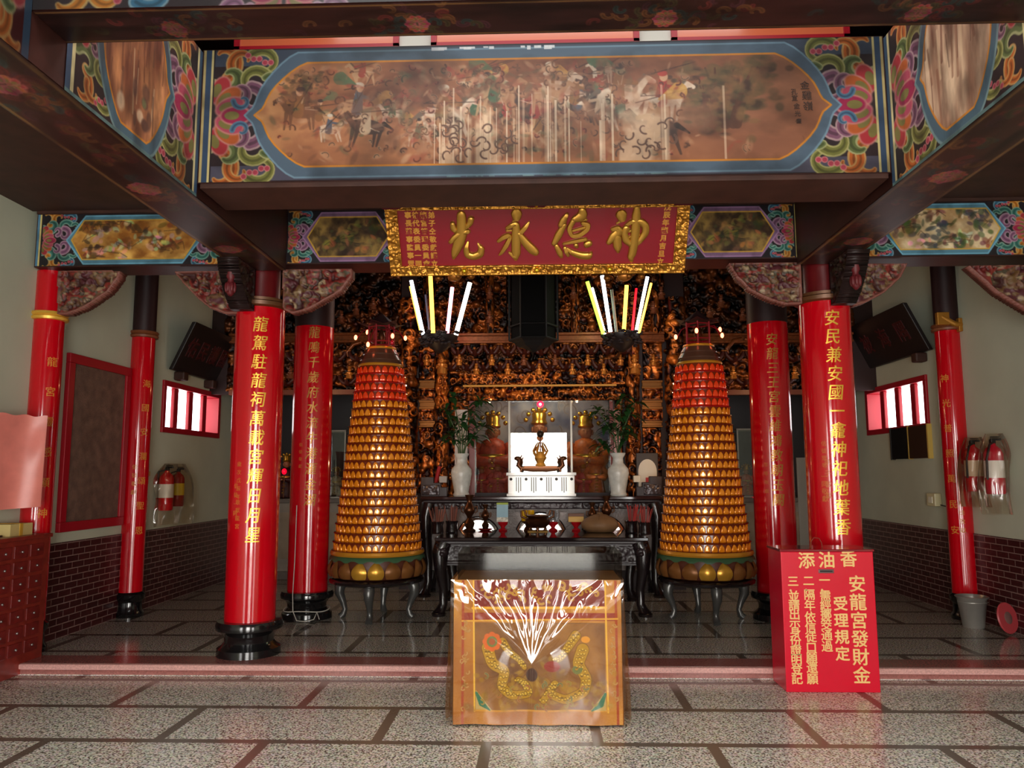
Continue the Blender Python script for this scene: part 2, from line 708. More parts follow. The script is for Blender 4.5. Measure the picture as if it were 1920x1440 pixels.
# ------------------------------------------------------------------ materials in use
def tile_mat(name, y0, x0, dark=1.0, rough=.2):
    m = bpy.data.materials.new(name)
    m.use_nodes = True
    nt = m.node_tree
    b = nt.nodes['Principled BSDF']
    tc = nt.nodes.new('ShaderNodeTexCoord')
    mp = nt.nodes.new('ShaderNodeMapping')
    mp.inputs['Location'].default_value = (-x0, -y0, 0)
    nt.links.new(tc.outputs['Object'], mp.inputs[0])
    br = nt.nodes.new('ShaderNodeTexBrick')
    br.inputs['Scale'].default_value = 1
    br.inputs['Brick Width'].default_value = 1.455
    br.inputs['Row Height'].default_value = .74
    br.inputs['Mortar Size'].default_value = .038
    br.inputs['Mortar Smooth'].default_value = .12
    nt.links.new(mp.outputs[0], br.inputs['Vector'])
    vo = nt.nodes.new('ShaderNodeTexVoronoi')
    vo.inputs['Scale'].default_value = 62
    nt.links.new(tc.outputs['Object'], vo.inputs['Vector'])
    no = nt.nodes.new('ShaderNodeTexNoise')
    no.inputs['Scale'].default_value = 75
    no.inputs['Detail'].default_value = 3
    nt.links.new(tc.outputs['Object'], no.inputs['Vector'])
    cr = nt.nodes.new('ShaderNodeValToRGB')
    e = cr.color_ramp.elements
    k = dark
    e[0].position = .40
    e[0].color = rgb(84 * k, 78 * k, 70 * k)
    e[1].position = .60
    e[1].color = rgb(226 * k, 220 * k, 206 * k)
    q = cr.color_ramp.elements.new(.5)
    q.color = rgb(190 * k, 183 * k, 168 * k)
    nt.links.new(no.outputs['Fac'], cr.inputs[0])
    mx = nt.nodes.new('ShaderNodeMix')
    mx.data_type = 'RGBA'
    mx.blend_type = 'MULTIPLY'
    mx.inputs[0].default_value = .22
    nt.links.new(cr.outputs[0], mx.inputs[6])
    nt.links.new(vo.outputs['Color'], mx.inputs[7])
    m2 = nt.nodes.new('ShaderNodeMix')
    m2.data_type = 'RGBA'
    nt.links.new(br.outputs['Fac'], m2.inputs[0])
    nt.links.new(mx.outputs[2], m2.inputs[6])
    m2.inputs[7].default_value = rgb(92 * k, 82 * k, 72 * k)
    nt.links.new(m2.outputs[2], b.inputs['Base Color'])
    b.inputs['Roughness'].default_value = rough
    b.inputs['Specular IOR Level'].default_value = .4
    return m


def brick_mat():
    m = bpy.data.materials.new('wainscot_brick')
    m.use_nodes = True
    nt = m.node_tree
    b = nt.nodes['Principled BSDF']
    tc = nt.nodes.new('ShaderNodeTexCoord')
    sx = nt.nodes.new('ShaderNodeSeparateXYZ')
    cx = nt.nodes.new('ShaderNodeCombineXYZ')
    nt.links.new(tc.outputs['Object'], sx.inputs[0])
    nt.links.new(sx.outputs['Y'], cx.inputs['X'])
    nt.links.new(sx.outputs['Z'], cx.inputs['Y'])
    br = nt.nodes.new('ShaderNodeTexBrick')
    br.inputs['Scale'].default_value = 1
    br.inputs['Brick Width'].default_value = .21
    br.inputs['Row Height'].default_value = .068
    br.inputs['Mortar Size'].default_value = .005
    br.inputs['Color1'].default_value = rgb(58, 18, 22)
    br.inputs['Color2'].default_value = rgb(70, 24, 26)
    br.inputs['Mortar'].default_value = rgb(138, 112, 106)
    nt.links.new(cx.outputs[0], br.inputs['Vector'])
    nt.links.new(br.outputs['Color'], b.inputs['Base Color'])
    b.inputs['Roughness'].default_value = .35
    return m


PLASTER = mat('plaster', (194, 198, 176), .85, noise=.05, nscale=2)
WOOD = mat('dark_brown_timber', (50, 23, 19), .45, noise=.25, nscale=9)
WOODD = mat('sooty_timber', (62, 36, 28), .6, noise=.3, nscale=5)
PAINT = mat('beam_paint', rough=.38, attr=1, spec=.4)
CARVEM = mat('carved_gilding', rough=.34, attr=1, metal=.62, spec=.5)
POLY = mat('carved_polychrome', rough=.5, attr=1)
REDL = mat('red_lacquer', (196, 4, 22), .13, spec=.5, coat=.5, noise=.04, nscale=3)
REDD = mat('sooted_red_lacquer', (92, 16, 20), .3, noise=.25, nscale=6)
REDP = mat('red_paint', (168, 16, 34), .4)
BLACKS = mat('black_polished_stone', (20, 19, 20), .14, spec=.6, coat=.3)
BLACKL = mat('black_lacquer', (26, 18, 20), .22, coat=.4, bump=.08, bscale=25)
GOLD = mat('gold_leaf', (214, 160, 60), .28, metal=.85)
GOLDP = mat('gold_paint', (226, 178, 70), .35, metal=.35)
GOLDD = mat('old_gold', (176, 120, 44), .4, metal=.5)
BRONZE = mat('bronze', (92, 56, 34), .3, metal=.8)
WHITE = mat('white_stone', (232, 230, 224), .35)
MARBLE = mat('grey_veined_marble', (204, 206, 200), .25, noise=.12, nscale=14)
STONE = mat('grey_stone', (150, 142, 128), .55, noise=.15, nscale=5)
GRANITE = mat('pink_granite', (206, 156, 148), .3, noise=.22, nscale=70)
GRANR = mat('red_granite', (140, 88, 82), .16, noise=.22, nscale=70)
GLASS = clear_mat('pane_glass', (226, 232, 230), .05, .008)
ACRYL = clear_mat('clear_acrylic', (216, 214, 210), .008, .06, grz=.08)
FILM = clear_mat('plastic_film', (246, 240, 228), .07, .045, grz=.5)

# ------------------------------------------------------------------ the setting
FL = -.09
YS = 6.84
XW = 4.95
YB = 13.2
ft = tile_mat('terrazzo_tiles', 4.48, .3575)
fu = tile_mat('terrazzo_tiles_hall', 4.48 - .09, .3575, .92, .12)
o = MB().box(-XW, XW, -2.6, YS, FL - .1, FL).build('floor', ft)
tag(o, kind='structure')
o = MB().box(-XW, XW, YS + .04, YB, -.1, 0).build('floor', fu)
tag(o, kind='structure')
tag(MB().box(-XW, XW, YS + .025, YS + .06, FL, -.044).build('trim_3', GRANR), kind='structure')
o = MB().box(-XW, XW, YS, YS + .055, -.046, .0015).build('trim_1', GRANITE, bevel=.014)
tag(o, kind='structure')
o = MB().box(-XW, XW, YS + .055, YS + .34, -.02, .0012).build('trim_2', GRANR)
tag(o, kind='structure')

ZCEIL = 6.0
for sd, nm in ((-1, 'left'), (1, 'right')):
    a, b = sorted((sd * XW, sd * (XW + .22)))
    mb = MB()
    y0, y1, z0, z1 = 9.86, 11.68, 2.21, 2.9
    mb.box(a, b, -2.6, y0, FL - .1, ZCEIL).box(a, b, y1, YB, FL - .1, ZCEIL)
    mb.box(a, b, y0, y1, FL - .1, z0).box(a, b, y0, y1, z1, ZCEIL)
    tag(mb.build('wall_' + nm, PLASTER), kind='structure')
    c, d = sorted((sd * (XW + .001), sd * (XW - .018)))
    tag(MB().box(c, d, 3.0, YB, FL, .965).build('baseboard_' + nm, brick_mat()), kind='structure')
    # window: red timber frame with three upright bars
    wn = thing('window_%d' % (1 if sd < 0 else 2), None, None, (sd * XW, (y0 + y1) / 2, (z0 + z1) / 2), kind='structure')
    mb = MB()
    e, f = sorted((sd * (XW - .03), sd * (XW + .20)))
    t = .075
    mb.box(e, f, y0, y1, z0, z0 + t).box(e, f, y0, y1, z1 - t, z1).box(e, f, y0, y0 + t, z0 + t, z1 - t).box(e, f, y1 - t, y1, z0 + t, z1 - t)
    mb.build('window_frame', REDP, wn, world=True, bevel=.006)
    for k in range(1, 4):
        y = y0 + (y1 - y0) * k / 4
        MB().box(*sorted((sd * (XW + .02), sd * (XW + .07))), y - .065, y + .062, z0 + t, z1 - t).build('window_bar', REDP, wn, world=True, bevel=.01)

mb = MB().box(-XW, XW, YB, YB + .2, -.1, ZCEIL)
tag(mb.build('wall_back', mat('sooty_plaster', (86, 70, 60), .9)), kind='structure')
mb = MB()
doors = [(-4.55, -3.25, 2.75), (-.95, .95, 3.0), (2.65, 3.95, 2.75)]
x = -XW
for a, b, h in doors:
    mb.box(x, a, -2.75, -2.6, FL - .1, ZCEIL)
    mb.box(a, b, -2.75, -2.6, h, ZCEIL)
    x = b
mb.box(x, XW, -2.75, -2.6, FL - .1, ZCEIL)
tag(mb.build('wall_front', mat('door_wall_red', (110, 40, 36), .6)), kind='structure')
tag(MB().box(-XW, XW, 2.15, 3.95, ZCEIL, ZCEIL + .1).box(-XW, -2.05, 3.95, 4.95, ZCEIL, ZCEIL + .1).box(2.05, XW, 3.95, 4.95, ZCEIL, ZCEIL + .1).box(-XW, XW, 4.95, YB + .2, ZCEIL, ZCEIL + .1).box(-XW, XW, -2.75, -.95, ZCEIL, ZCEIL + .1).box(-XW, -2.15, -.95, 2.15, ZCEIL, ZCEIL + .1).box(2.15, XW, -.95, 2.15, ZCEIL, ZCEIL + .1).build('ceiling', WOODD), kind='structure')
for i, (x0, x1, y0, y1, z) in enumerate(((-XW, -2.88, -2.6, 7.1, 4.22), (2.88, XW, -2.6, 7.1, 4.22))):
    tag(MB().box(x0, x1, y0, y1, z, z + .12).build('ceiling', WOODD), kind='structure')
tag(MB().box(-2.42, 2.42, 5.76, 7.1, 4.26, 4.36).build('ceiling', WOODD), kind='structure')
tag(MB().box(-XW, XW, 7.45, YB, 5.0, 5.1).build('ceiling', WOODD), kind='structure')

# clerestory wall over the painted beam: white plaster with three red frames round salmon panels
cl = thing('clerestory_panel_wall', 'red-framed salmon panels in white plaster above the big painted beam', 'wall panel', (0, 5.66, 4.72))
MB().box(-2.42, 2.42, 5.68, 5.74, 4.72, 5.9).build('plaster_face', mat('white_plaster', (214, 208, 196), .8), cl, world=True)
SALM = mat('salmon_panel', (216, 108, 70), .18, coat=.3)
for px0, px1 in ((392, 749), (809, 1198), (1258, 1646)):
    a, b = at(px0, 80, 5.68).x, at(px1, 80, 5.68).x
    a, b = max(a, -2.41), min(b, 2.41)
    t = .045
    fr = MB().box(a, b, 5.645, 5.68, 4.92, 4.92 + t + .06).box(a, b, 5.645, 5.68, 5.74, 5.8).box(a, a + t, 5.645, 5.68, 5.0, 5.76).box(b - t, b, 5.645, 5.68, 5.0, 5.76).build('red_frame', REDP, cl, world=True)
    MB().box(a + t, b - t, 5.66, 5.681, 5.0, 5.76).build('salmon_panel', SALM, fr, world=True)


# ------------------------------------------------------------------ painted beams
BLUE, DARKB, ORANGE = (80, 96, 112), (46, 36, 38), (204, 128, 40)


def lobed(x0, x1, y0, y1, tip):
    """Cartouche with bracket-shaped ends."""
    P = []
    ym = (y0 + y1) / 2
    hh = (y1 - y0) / 2
    cur = [(1.0, 1.0), (.84, .93), (.68, .82), (.53, .69), (.41, .57), (.30, .43), (.23, .29), (.20, .21), (.15, .12), (.06, .05), (0, 0)]
    for u, v in cur:
        P.append((x0 + tip * u, ym + hh * v))
    for u, v in cur[::-1][1:]:
        P.append((x0 + tip * u, ym - hh * v))
    for u, v in cur:
        P.append((x1 - tip * u, ym - hh * v))
    for u, v in cur[::-1][1:]:
        P.append((x1 - tip * u, ym + hh * v))
    return P


def figure_scene(cv, m, rnd, n, x0, x1, y0, y1, sc, ground):
    """Riders, horses, pennants and spears brushed inside mask m."""
    keep = cv.a.copy()
    for _ in range(n):
        x = rnd.uniform(x0, x1)
        y = y0 + (y1 - y0) * min(1, max(0, rnd.gauss(.5, .2)))
        s = sc * rnd.uniform(.7, 1.25)
        d = rnd.choice((-1, 1))
        hc = rnd.choice(((222, 200, 176), (212, 190, 165), (92, 62, 44), (60, 44, 38), (160, 96, 56), (190, 150, 110)))
        rc = rnd.choice(((60, 92, 66), (150, 52, 44), (74, 82, 96), (196, 170, 140), (128, 88, 50), (70, 100, 80)))
        dk = tuple(c * .45 for c in hc)
        for lx in (-.75, -.5, .45, .75):
            b = rnd.uniform(-.35, .35)
            cv.line([(x + lx * s, y + .3 * s), (x + (lx + b * .5) * s, y + .8 * s), (x + (lx + b) * s, y + 1.25 * s)], [s * .26, s * .16, s * .1], hc, alpha=.9)
        cv.ell(x, y + .15 * s, s * .95, s * .42, hc, rnd.uniform(-.3, .3), alpha=.95)
        cv.line([(x + d * .7 * s, y), (x + d * 1.15 * s, y - .55 * s), (x + d * 1.45 * s, y - .4 * s)], [s * .4, s * .3, s * .2], hc)
        cv.line([(x + d * .6 * s, y - .2 * s), (x + d * 1.05 * s, y - .7 * s)], s * .14, dk, alpha=.8)
        cv.line([(x - d * .9 * s, y), (x - d * 1.4 * s, y + .35 * s)], [s * .25, s * .08], dk)
        cv.line([(x - .1 * s, y + .3 * s), (x, y - .7 * s)], [s * .62, s * .4], rc)
        cv.line([(x, y - .5 * s), (x + d * .7 * s, y - .35 * s)], s * .2, rc)
        cv.ell(x + d * .05 * s, y - .95 * s, s * .2, s * .24, (206, 160, 124))
        cv.ell(x, y - 1.12 * s, s * .24, s * .15, rnd.choice(((50, 40, 40), (170, 60, 50), (200, 190, 170))))
        a = rnd.uniform(-1.1, 1.1)
        L = s * rnd.uniform(1.4, 2.4)
        cv.line([(x - math.cos(a) * L * .5, y - .4 * s + math.sin(a) * L * .5), (x + math.cos(a) * L, y - .4 * s - abs(math.sin(a)) * L)], 1.4, (48, 34, 30), alpha=.8)
        if rnd.random() < .45:
            fx, fy = x - d * s, y - 1.5 * s
            cv.line([(fx, fy), (fx + d * .8 * s, fy + .35 * s)], [s * .75, s * .1], rnd.choice(((158, 46, 48), (70, 104, 74), (200, 150, 70))), alpha=.85)
        for _k in range(5):
            q = rnd.uniform(0, 6.28)
            cv.line([(x + math.cos(q) * s * .3, y + math.sin(q) * s * .3), (x + math.cos(q) * s * rnd.uniform(.5, 1.1), y + math.sin(q) * s * rnd.uniform(.4, .9))], 1.3, rnd.choice(((70, 48, 38), (235, 215, 190))), alpha=.6)
    mm = m[..., None]
    cv.a = np.where(mm, cv.a, keep)


def trees(cv, rnd, x, y, s, n):
    for _ in range(n):
        a = rnd.uniform(-.5, .5)
        p = [(x + rnd.uniform(-.4, .4) * s, y)]
        for k in range(4):
            p.append((p[-1][0] + (a + rnd.uniform(-.3, .3)) * s * .3, p[-1][1] - s * .35))
        cv.line(p, [s * .22, s * .16, s * .12, s * .08, s * .04], (78, 50, 40), alpha=.9)
        for k in range(26):
            q = rnd.choice(p[1:])
            cv.ell(q[0] + rnd.gauss(0, .4) * s, q[1] + rnd.gauss(0, .25) * s, s * rnd.uniform(.08, .2), s * rnd.uniform(.05, .12), rnd.choice(((66, 62, 44), (90, 78, 52), (52, 42, 36), (120, 92, 60))), alpha=.65, soft=.6)


def wash(cv, m, seed, lo, hi, cells=(3, 10)):
    n = fnoise(cv.h, cv.w, cells, seed, 5)
    n = np.clip((n - .28) / .44, 0, 1)[..., None]
    c = (np.array(lo) + (np.array(hi) - np.array(lo)) * n) / 255.0
    cv.a = np.where(m[..., None], c, cv.a)


def grime(cv, seed, amt=.25, cells=(4, 14)):
    n = fnoise(cv.h, cv.w, cells, seed, 5)[..., None]
    cv.a *= 1 - amt * np.clip((n - .4) * 3, 0, 1)


rnd = random.Random(5)
# --- main painted beam
bm_ = thing('painted_crossbeam', 'big crossbeam painted with a brown battle scene in a blue-edged cartouche', 'beam', (0, 5.38, 3.70))
MB().box(-2.42, 2.42, 5.143, 5.64, 3.70, 4.70).build('timber', WOOD, bm_, world=True)
cw, chh = 960, 200
cv = Canvas(cw, chh, DARKB)
cv.rect(0, cw, 2, 26, (62, 70, 84))
cv.rect(0, cw, 176, 198, (76, 74, 88))
for k in range(60):
    q = rnd.uniform(cw * .36, cw * .68)
    cv.rect(q, q + rnd.uniform(3, 14), 180, 197, rnd.choice(((92, 132, 140), (120, 150, 146), (60, 74, 80))), .7)
for sx, hf in ((16, 1), (cw - 16, -1)):
    cv.scroll_end(sx, 100, 92, 96, hf)
out = lobed(62, cw - 62, 6, 194, 74)
mo = cv.poly(out, BLUE)
for e_ in range(2):
    for sy in (-1, 1):
        for xx, hf in ((58, 1), (cw - 58, -1)):
            cv.curl(xx, 100 + sy * 22, 13, 0 if hf < 0 else PI, 5 * sy * hf, 5, (66, 98, 128), (110, 146, 168))
cv.line(out + [out[0]], 2.5, (112, 140, 156))
inn = lobed(76, cw - 76, 22, 178, 74)
mi = cv.poly(inn, (176, 120, 84))
xx = np.linspace(0, 1, cw)[None, :] * np.ones((chh, 1))
wash(cv, mi, 11, (98, 56, 38), (182, 122, 82), (4, 9))
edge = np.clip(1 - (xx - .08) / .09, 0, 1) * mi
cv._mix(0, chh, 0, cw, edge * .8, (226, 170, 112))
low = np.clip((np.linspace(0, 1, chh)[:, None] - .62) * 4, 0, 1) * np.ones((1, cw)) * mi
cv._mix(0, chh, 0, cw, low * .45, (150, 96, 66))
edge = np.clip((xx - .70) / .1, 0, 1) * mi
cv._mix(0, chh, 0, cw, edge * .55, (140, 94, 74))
keep = cv.a.copy()
trees(cv, rnd, 742, 126, 60, 7)
trees(cv, rnd, 700, 124, 40, 4)
trees(cv, rnd, 140, 92, 32, 4)
for q in range(5):
    cv.ell(655 + q * 14, 112 + rnd.uniform(-6, 6), 16, 18, (182, 134, 102), alpha=.5, soft=.7)
cv.a = np.where(mi[..., None], cv.a, keep)
keep = cv.a.copy()
figure_scene(cv, mi, rnd, 20, 130, 640, 36, 150, 22, None)
figure_scene(cv, mi, rnd, 16, 200, 660, 40, 140, 27, None)
for k in range(900):
    q = rnd.gauss(390, 150)
    y = rnd.uniform(30, 170)
    L = rnd.uniform(4, 16)
    a = rnd.uniform(0, 6.28)
    c = rnd.choice(((214, 176, 140), (120, 76, 54), (92, 60, 46), (160, 106, 76), (84, 92, 68), (146, 62, 50), (196, 150, 116)))
    cv.ell(q, y, L * .7, L * rnd.uniform(.15, .4), c, a, rnd.uniform(.25, .6), .7)
    if k % 3 == 0:
        cv.curl(q, y, L * .5, a, rnd.choice((-3, 3)), 1.2, (70, 50, 40), c)
mud = fnoise(chh, cw, (10, 44), 17, 4)[..., None]
base = np.array([(140, 88, 62)]) / 255
cv.a = cv.a * (1 - .5 * np.clip((mud - .38) * 3, 0, 1)) + base * .5 * np.clip((mud - .38) * 3, 0, 1)
cv.a = cv.a * .88 + base * .12
cv.a = np.where(mi[..., None], cv.a, keep)
keep = cv.a.copy()
for k in range(42):   # streaks where water has run down and bared the pale ground
    q = rnd.gauss(cw * .47, 95)
    y0 = rnd.uniform(60, 130)
    cv.rect(q, q + rnd.choice((1, 2, 2, 3)), y0, 177, (228, 200, 170), rnd.uniform(.35, .8))
for q, w_ in ((cw * .43, 34), (cw * .655, 40), (cw * .37, 16)):
    n = fnoise(chh, cw, (5, 30), int(q), 4)
    ex = np.clip((w_ * (.25 + 1.3 * fnoise(1, cw, (1, 60), int(q) + 3, 3)) - np.abs(np.arange(cw)[None] - q)) / 5, 0, 1)
    msk = ex * np.clip((np.arange(chh)[:, None] - 84 - 60 * (n - .4)) / 14, 0, 1) * np.clip((n - .30) * 6, 0, 1)
    cv._mix(0, chh, 0, cw, msk * .75, (222, 188, 154))
    for k in range(14):
        cv.curl(q + rnd.uniform(-w_, w_), rnd.uniform(120, 170), 9, rnd.uniform(0, 6), 3.5, 1.2, (96, 66, 52), (150, 110, 90))
for q in range(30):
    cv.rect(cw * rnd.uniform(.34, .53), cw * .53, 8, 8, (240, 235, 225))
cv.a = np.where(mi[..., None], cv.a, keep)
cv.line(inn + [inn[0]], 2.6, ORANGE)
for k in range(16):
    q = rnd.uniform(cw * .33, cw * .55)
    cv.rect(q, q + rnd.uniform(3, 12), 3, 3 + rnd.uniform(2, 6), (222, 222, 222), .9)
for a, b, c in ((0, 4, (188, 166, 110)), (4, 12, (54, 74, 100)), (12, 15, (206, 190, 130))):
    cv.rect(a, b, 0, chh, c)
    cv.rect(cw - b, cw - a, 0, chh, c)
cv.rect(15, 17, 0, chh, (40, 34, 40))
cv.a *= .9
grime(cv, 3, .3)
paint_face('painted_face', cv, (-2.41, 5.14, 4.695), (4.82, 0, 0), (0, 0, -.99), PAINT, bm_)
ins = MB()
for ch, px, py, sz in (('金', 1509, 160, .066), ('雞', 1513, 179, .072), ('嶺', 1515, 199, .072), ('孔', 1489, 172, .046), ('宣', 1490, 184, .046), ('金', 1494, 199, .046), ('光', 1496, 213, .044), ('畫', 1498, 227, .04)):
    write(ins, ch, sz, at(px, py, 5.137), (1, 0, 0), (0, 0, 1), (0, -1, 0), depth=.002)
ins.build('ink_lettering', mat('black_ink', (40, 28, 24), .6), bm_, world=True)
# carved underside lip
MB().box(-2.40, 2.40, 5.15, 5.6, 3.665, 3.70).build('lower_lip', WOODD, bm_, world=True)


def floral_strip(w, h, seed, base=(48, 26, 24), n=3):
    """Dark underside with flower clusters and long cartouches."""
    r = random.Random(seed)
    cv = Canvas(w, h, base)
    for k in range(n):
        x = w * (k + .5) / n
        for q in range(46):
            a = r.uniform(0, 6.28)
            d = abs(r.gauss(0, h * .5))
            c = r.choice(((150, 60, 56), (96, 86, 56), (60, 86, 84), (160, 100, 60), (110, 60, 70)))
            cv.curl(x + math.cos(a) * d * 1.7, h / 2 + math.sin(a) * d * .55, h * .13, a, r.choice((-4, 4)), h * .05, tuple(v * .6 for v in c), tuple(v * .9 for v in c))
        cv.lotus(x, h * .62, h * .22, 1)
        cv.lotus(x, h * .62, h * .22, -1)
    for yy in (h * .06, h * .94):
        cv.line([(0, yy), (w, yy)], 2, (150, 110, 60), alpha=.8)
    cv.a = cv.a * .8 + np.array(base) / 255 * .2
    grime(cv, seed, .4)
    return cv


# --- front beam, seen from below
fb = thing('front_crossbeam', 'nearest crossbeam along the top edge, underside painted with dark flower clusters', 'beam', (0, 3.5, 3.85))
MB().box(-2.42, 2.42, 3.345, 3.62, 3.855, 4.75).build('timber', WOOD, fb, world=True)
cv = floral_strip(900, 52, 21, n=4)
paint_face('painted_underside', cv, (-2.42, 3.345, 3.85), (4.84, 0, 0), (0, .275, 0), PAINT, fb)
cv = Canvas(900, 160, DARKB)
cv.scroll_end(14, 80, 120, 76, 1, 1)
cv.scroll_end(886, 80, 120, 76, -1, 1)
for q in (.25, .5, .75):
    cv.scroll_end(900 * q, 150, 70, 60, 1, 1)
    cv.scroll_end(900 * q, 150, 70, 60, -1, 1)
pl = lobed(110, 790, 20, 140, 50)
cv.poly(pl, (196, 150, 60))
cv.line(pl + [pl[0]], 5, (150, 110, 150))
cv.a *= .62  # whole face coloured darker to offset the strong skylight
grime(cv, 8, .4)
paint_face('painted_front', cv, (-2.42, 3.342, 4.75), (4.84, 0, 0), (0, 0, -.895), PAINT, fb)

# --- side beams running away from the camera
for sd, lab in ((-1, 'left side beam running from the front to the inner columns, peach painted panel'), (1, 'right side beam running from the front to the inner columns, cream painted panel')):
    xi = sd * 2.42
    sb = thing('side_beam', lab, 'beam', (sd * 2.65, 4, 3.6))
    MB().box(*sorted((sd * 2.425, sd * 2.87)), -.4, 7.1, 3.606, 4.68).build('timber', WOOD, sb, world=True)
    # inner face between front beam and cross beam: y 3.62..5.14
    w, h = 330, 236
    cv = Canvas(w, h, (40, 30, 32))
    cv.scroll_end(20, 118, 74, 108, 1)
    cv.scroll_end(w - 20, 118, 110, 112, -1)
    sh = lobed(44, w - 84, 4, h - 4, 58)
    cv.poly(sh, (70, 96, 110))
    cv.line(sh + [sh[0]], 4, (112, 138, 140))
    s2 = lobed(58, w - 98, 18, h - 18, 56)
    ms = cv.poly(s2, (190, 130, 90))
    wash(cv, ms, 31 + sd, (112, 62, 44) if sd < 0 else (146, 106, 84), (222, 150, 98) if sd < 0 else (232, 198, 164), (2, 16))
    keep = cv.a.copy()
    for k in range(30):
        q = rnd.uniform(60, w - 100)
        y0 = rnd.uniform(0, 150)
        cv.line([(q, y0), (q + rnd.uniform(-6, 6), y0 + rnd.uniform(30, 90))], rnd.uniform(1, 6), rnd.choice(((96, 50, 38), (232, 200, 160), (130, 80, 60), (90, 60, 50))), alpha=.5)
    if sd < 0:
        for k in range(10):
            cv.ell(rnd.uniform(110, 190), rnd.uniform(150, 205), rnd.uniform(4, 10), rnd.uniform(6, 18), rnd.choice(((120, 130, 84), (236, 206, 170), (90, 60, 50))), alpha=.7, soft=.5)
    cv.a = np.where(ms[..., None], cv.a, keep)
    cv.line(s2 + [s2[0]], 3, ORANGE)
    for a, b, c in ((0, 10, (52, 74, 98)), (10, 16, (206, 190, 140))):
        cv.rect(a, b, 0, h, c)
        cv.rect(w - b, w - a, 0, h, c)
    cv.rect(0, w, h - 5, h, (86, 112, 110))
    grime(cv, 50 + sd, .3)
    paint_face('painted_face', cv, (xi, 3.62, 4.68), (0, 1.52, 0), (0, 0, -1.08), PAINT, sb)
    cvn = Canvas(300, 120, (66, 22, 24))
    cvn.scroll_end(292, 60, 60, 56, -1)
    cvn.rect(292, 300, 0, 120, (52, 74, 98))
    cvn.a *= .6
    paint_face('painted_front_face', cvn, (xi, 1.4, 4.68), (0, 1.94, 0), (0, 0, -1.08), PAINT, sb)
    cv = floral_strip(600, 44, 41 + sd, (58, 32, 26), 5)
    paint_face('painted_underside', cv, (sd * 2.425, .0, 3.6), (0, 7.1, 0), (sd * .44, 0, 0), PAINT, sb)


# --- lintels on the column line
def lintel(lab, x0, x1, segs, seed, panel, wood_ends=()):
    t = thing('painted_lintel', lab, 'lintel', ((x0 + x1) / 2, 7.28, 3.66))
    MB().box(x0, x1, 7.104, 7.45, 3.66, 4.20).build('timber', WOOD, t, world=True)
    MB().box(x0, x1, 7.09, 7.46, 4.19, 4.26).build('top_moulding', WOODD, t, world=True)
    for a, b in segs:
        w = int((b - a) / .0052)
        h = 104
        cv = Canvas(w, h, (36, 32, 36))
        e = int(min(w * .3, 150))
        cv.scroll_end(10, h / 2, e * .62, h * .5, 1, 1)
        cv.scroll_end(w - 10, h / 2, e * .62, h * .5, -1, 1)
        c0, c1 = e * .52, w - e * .52

        def octo(g):
            k = 34 - g * .3
            return [(c0 + g, h / 2), (c0 + k, 4 + g), (c1 - k, 4 + g), (c1 - g, h / 2), (c1 - k, h - 4 - g), (c0 + k, h - 4 - g)]
        cv.poly(octo(0), panel[2])
        cv.line(octo(0) + [octo(0)[0]], 2.5, tuple(min(255, v * 1.35) for v in panel[2]))
        m2 = cv.poly(octo(9), panel[0])
        wash(cv, m2, seed, panel[0], panel[1], (4, 12))
        r2 = random.Random(seed)
        keep = cv.a.copy()
        for k in range(int((c1 - c0) / 9)):
            x, y = r2.uniform(c0 + 20, c1 - 20), r2.uniform(16, h - 16)
            c = r2.choice(panel[3])
            for _ in range(6):
                cv.ell(x + r2.gauss(0, 12), y + r2.gauss(0, 7), r2.uniform(3, 10), r2.uniform(2, 6), tuple(v * r2.uniform(.7, 1.2) for v in c), r2.uniform(0, 3), .6, .5)
            cv.line([(x + r2.uniform(-20, 20), y + r2.uniform(-10, 10)) for _ in range(3)], 1.5, (56, 40, 30), alpha=.5)
        cv.a = np.where(m2[..., None], cv.a, keep)
        cv.line(octo(9) + [octo(9)[0]], 2.2, (206, 160, 60))
        for q0, q1, c in ((0, 5, (84, 130, 160)), (5, 8, (214, 196, 120)), (8, 11, (40, 34, 40))):
            cv.rect(q0, q1, 0, h, c)
            cv.rect(w - q1, w - q0, 0, h, c)
        grime(cv, seed + 1, .2)
        paint_face('painted_face', cv, (a, 7.10, 4.185), (b - a, 0, 0), (0, 0, -.515), PAINT, t)
    return t


TEAL = (84, 128, 148)
lintel('painted lintel at left between side wall and left column, gold landscape panel', -4.90, -2.95, [(-4.89, -2.97)], 61,
       ((150, 92, 36), (226, 176, 92), TEAL, ((70, 52, 36), (120, 76, 40), (216, 190, 150), (90, 60, 40))))
lintel('painted lintel at right between right column and side wall, pale figures panel', 2.95, XW - .02, [(2.97, 4.62)], 66,
       ((176, 140, 96), (236, 216, 176), TEAL, ((110, 80, 60), (140, 60, 60), (240, 220, 190), (80, 86, 50), (70, 70, 80))))
lintel('painted lintel over the altar opening, partly behind the red name board', -2.5, 2.5, [(-2.47, -1.2), (-1.2, 1.2), (1.2, 2.46)], 71,
       ((56, 40, 30), (150, 120, 64), (120, 90, 120), ((40, 36, 24), (90, 70, 40), (60, 60, 40), (150, 110, 60))))


# ------------------------------------------------------------------ columns
BASEP = [(.235, .315), (.29, .31), (.305, .27), (.30, .235), (.255, .215), (.225, .17), (.222, .12), (.25, .085), (.285, .065), (.29, .0)][::-1]


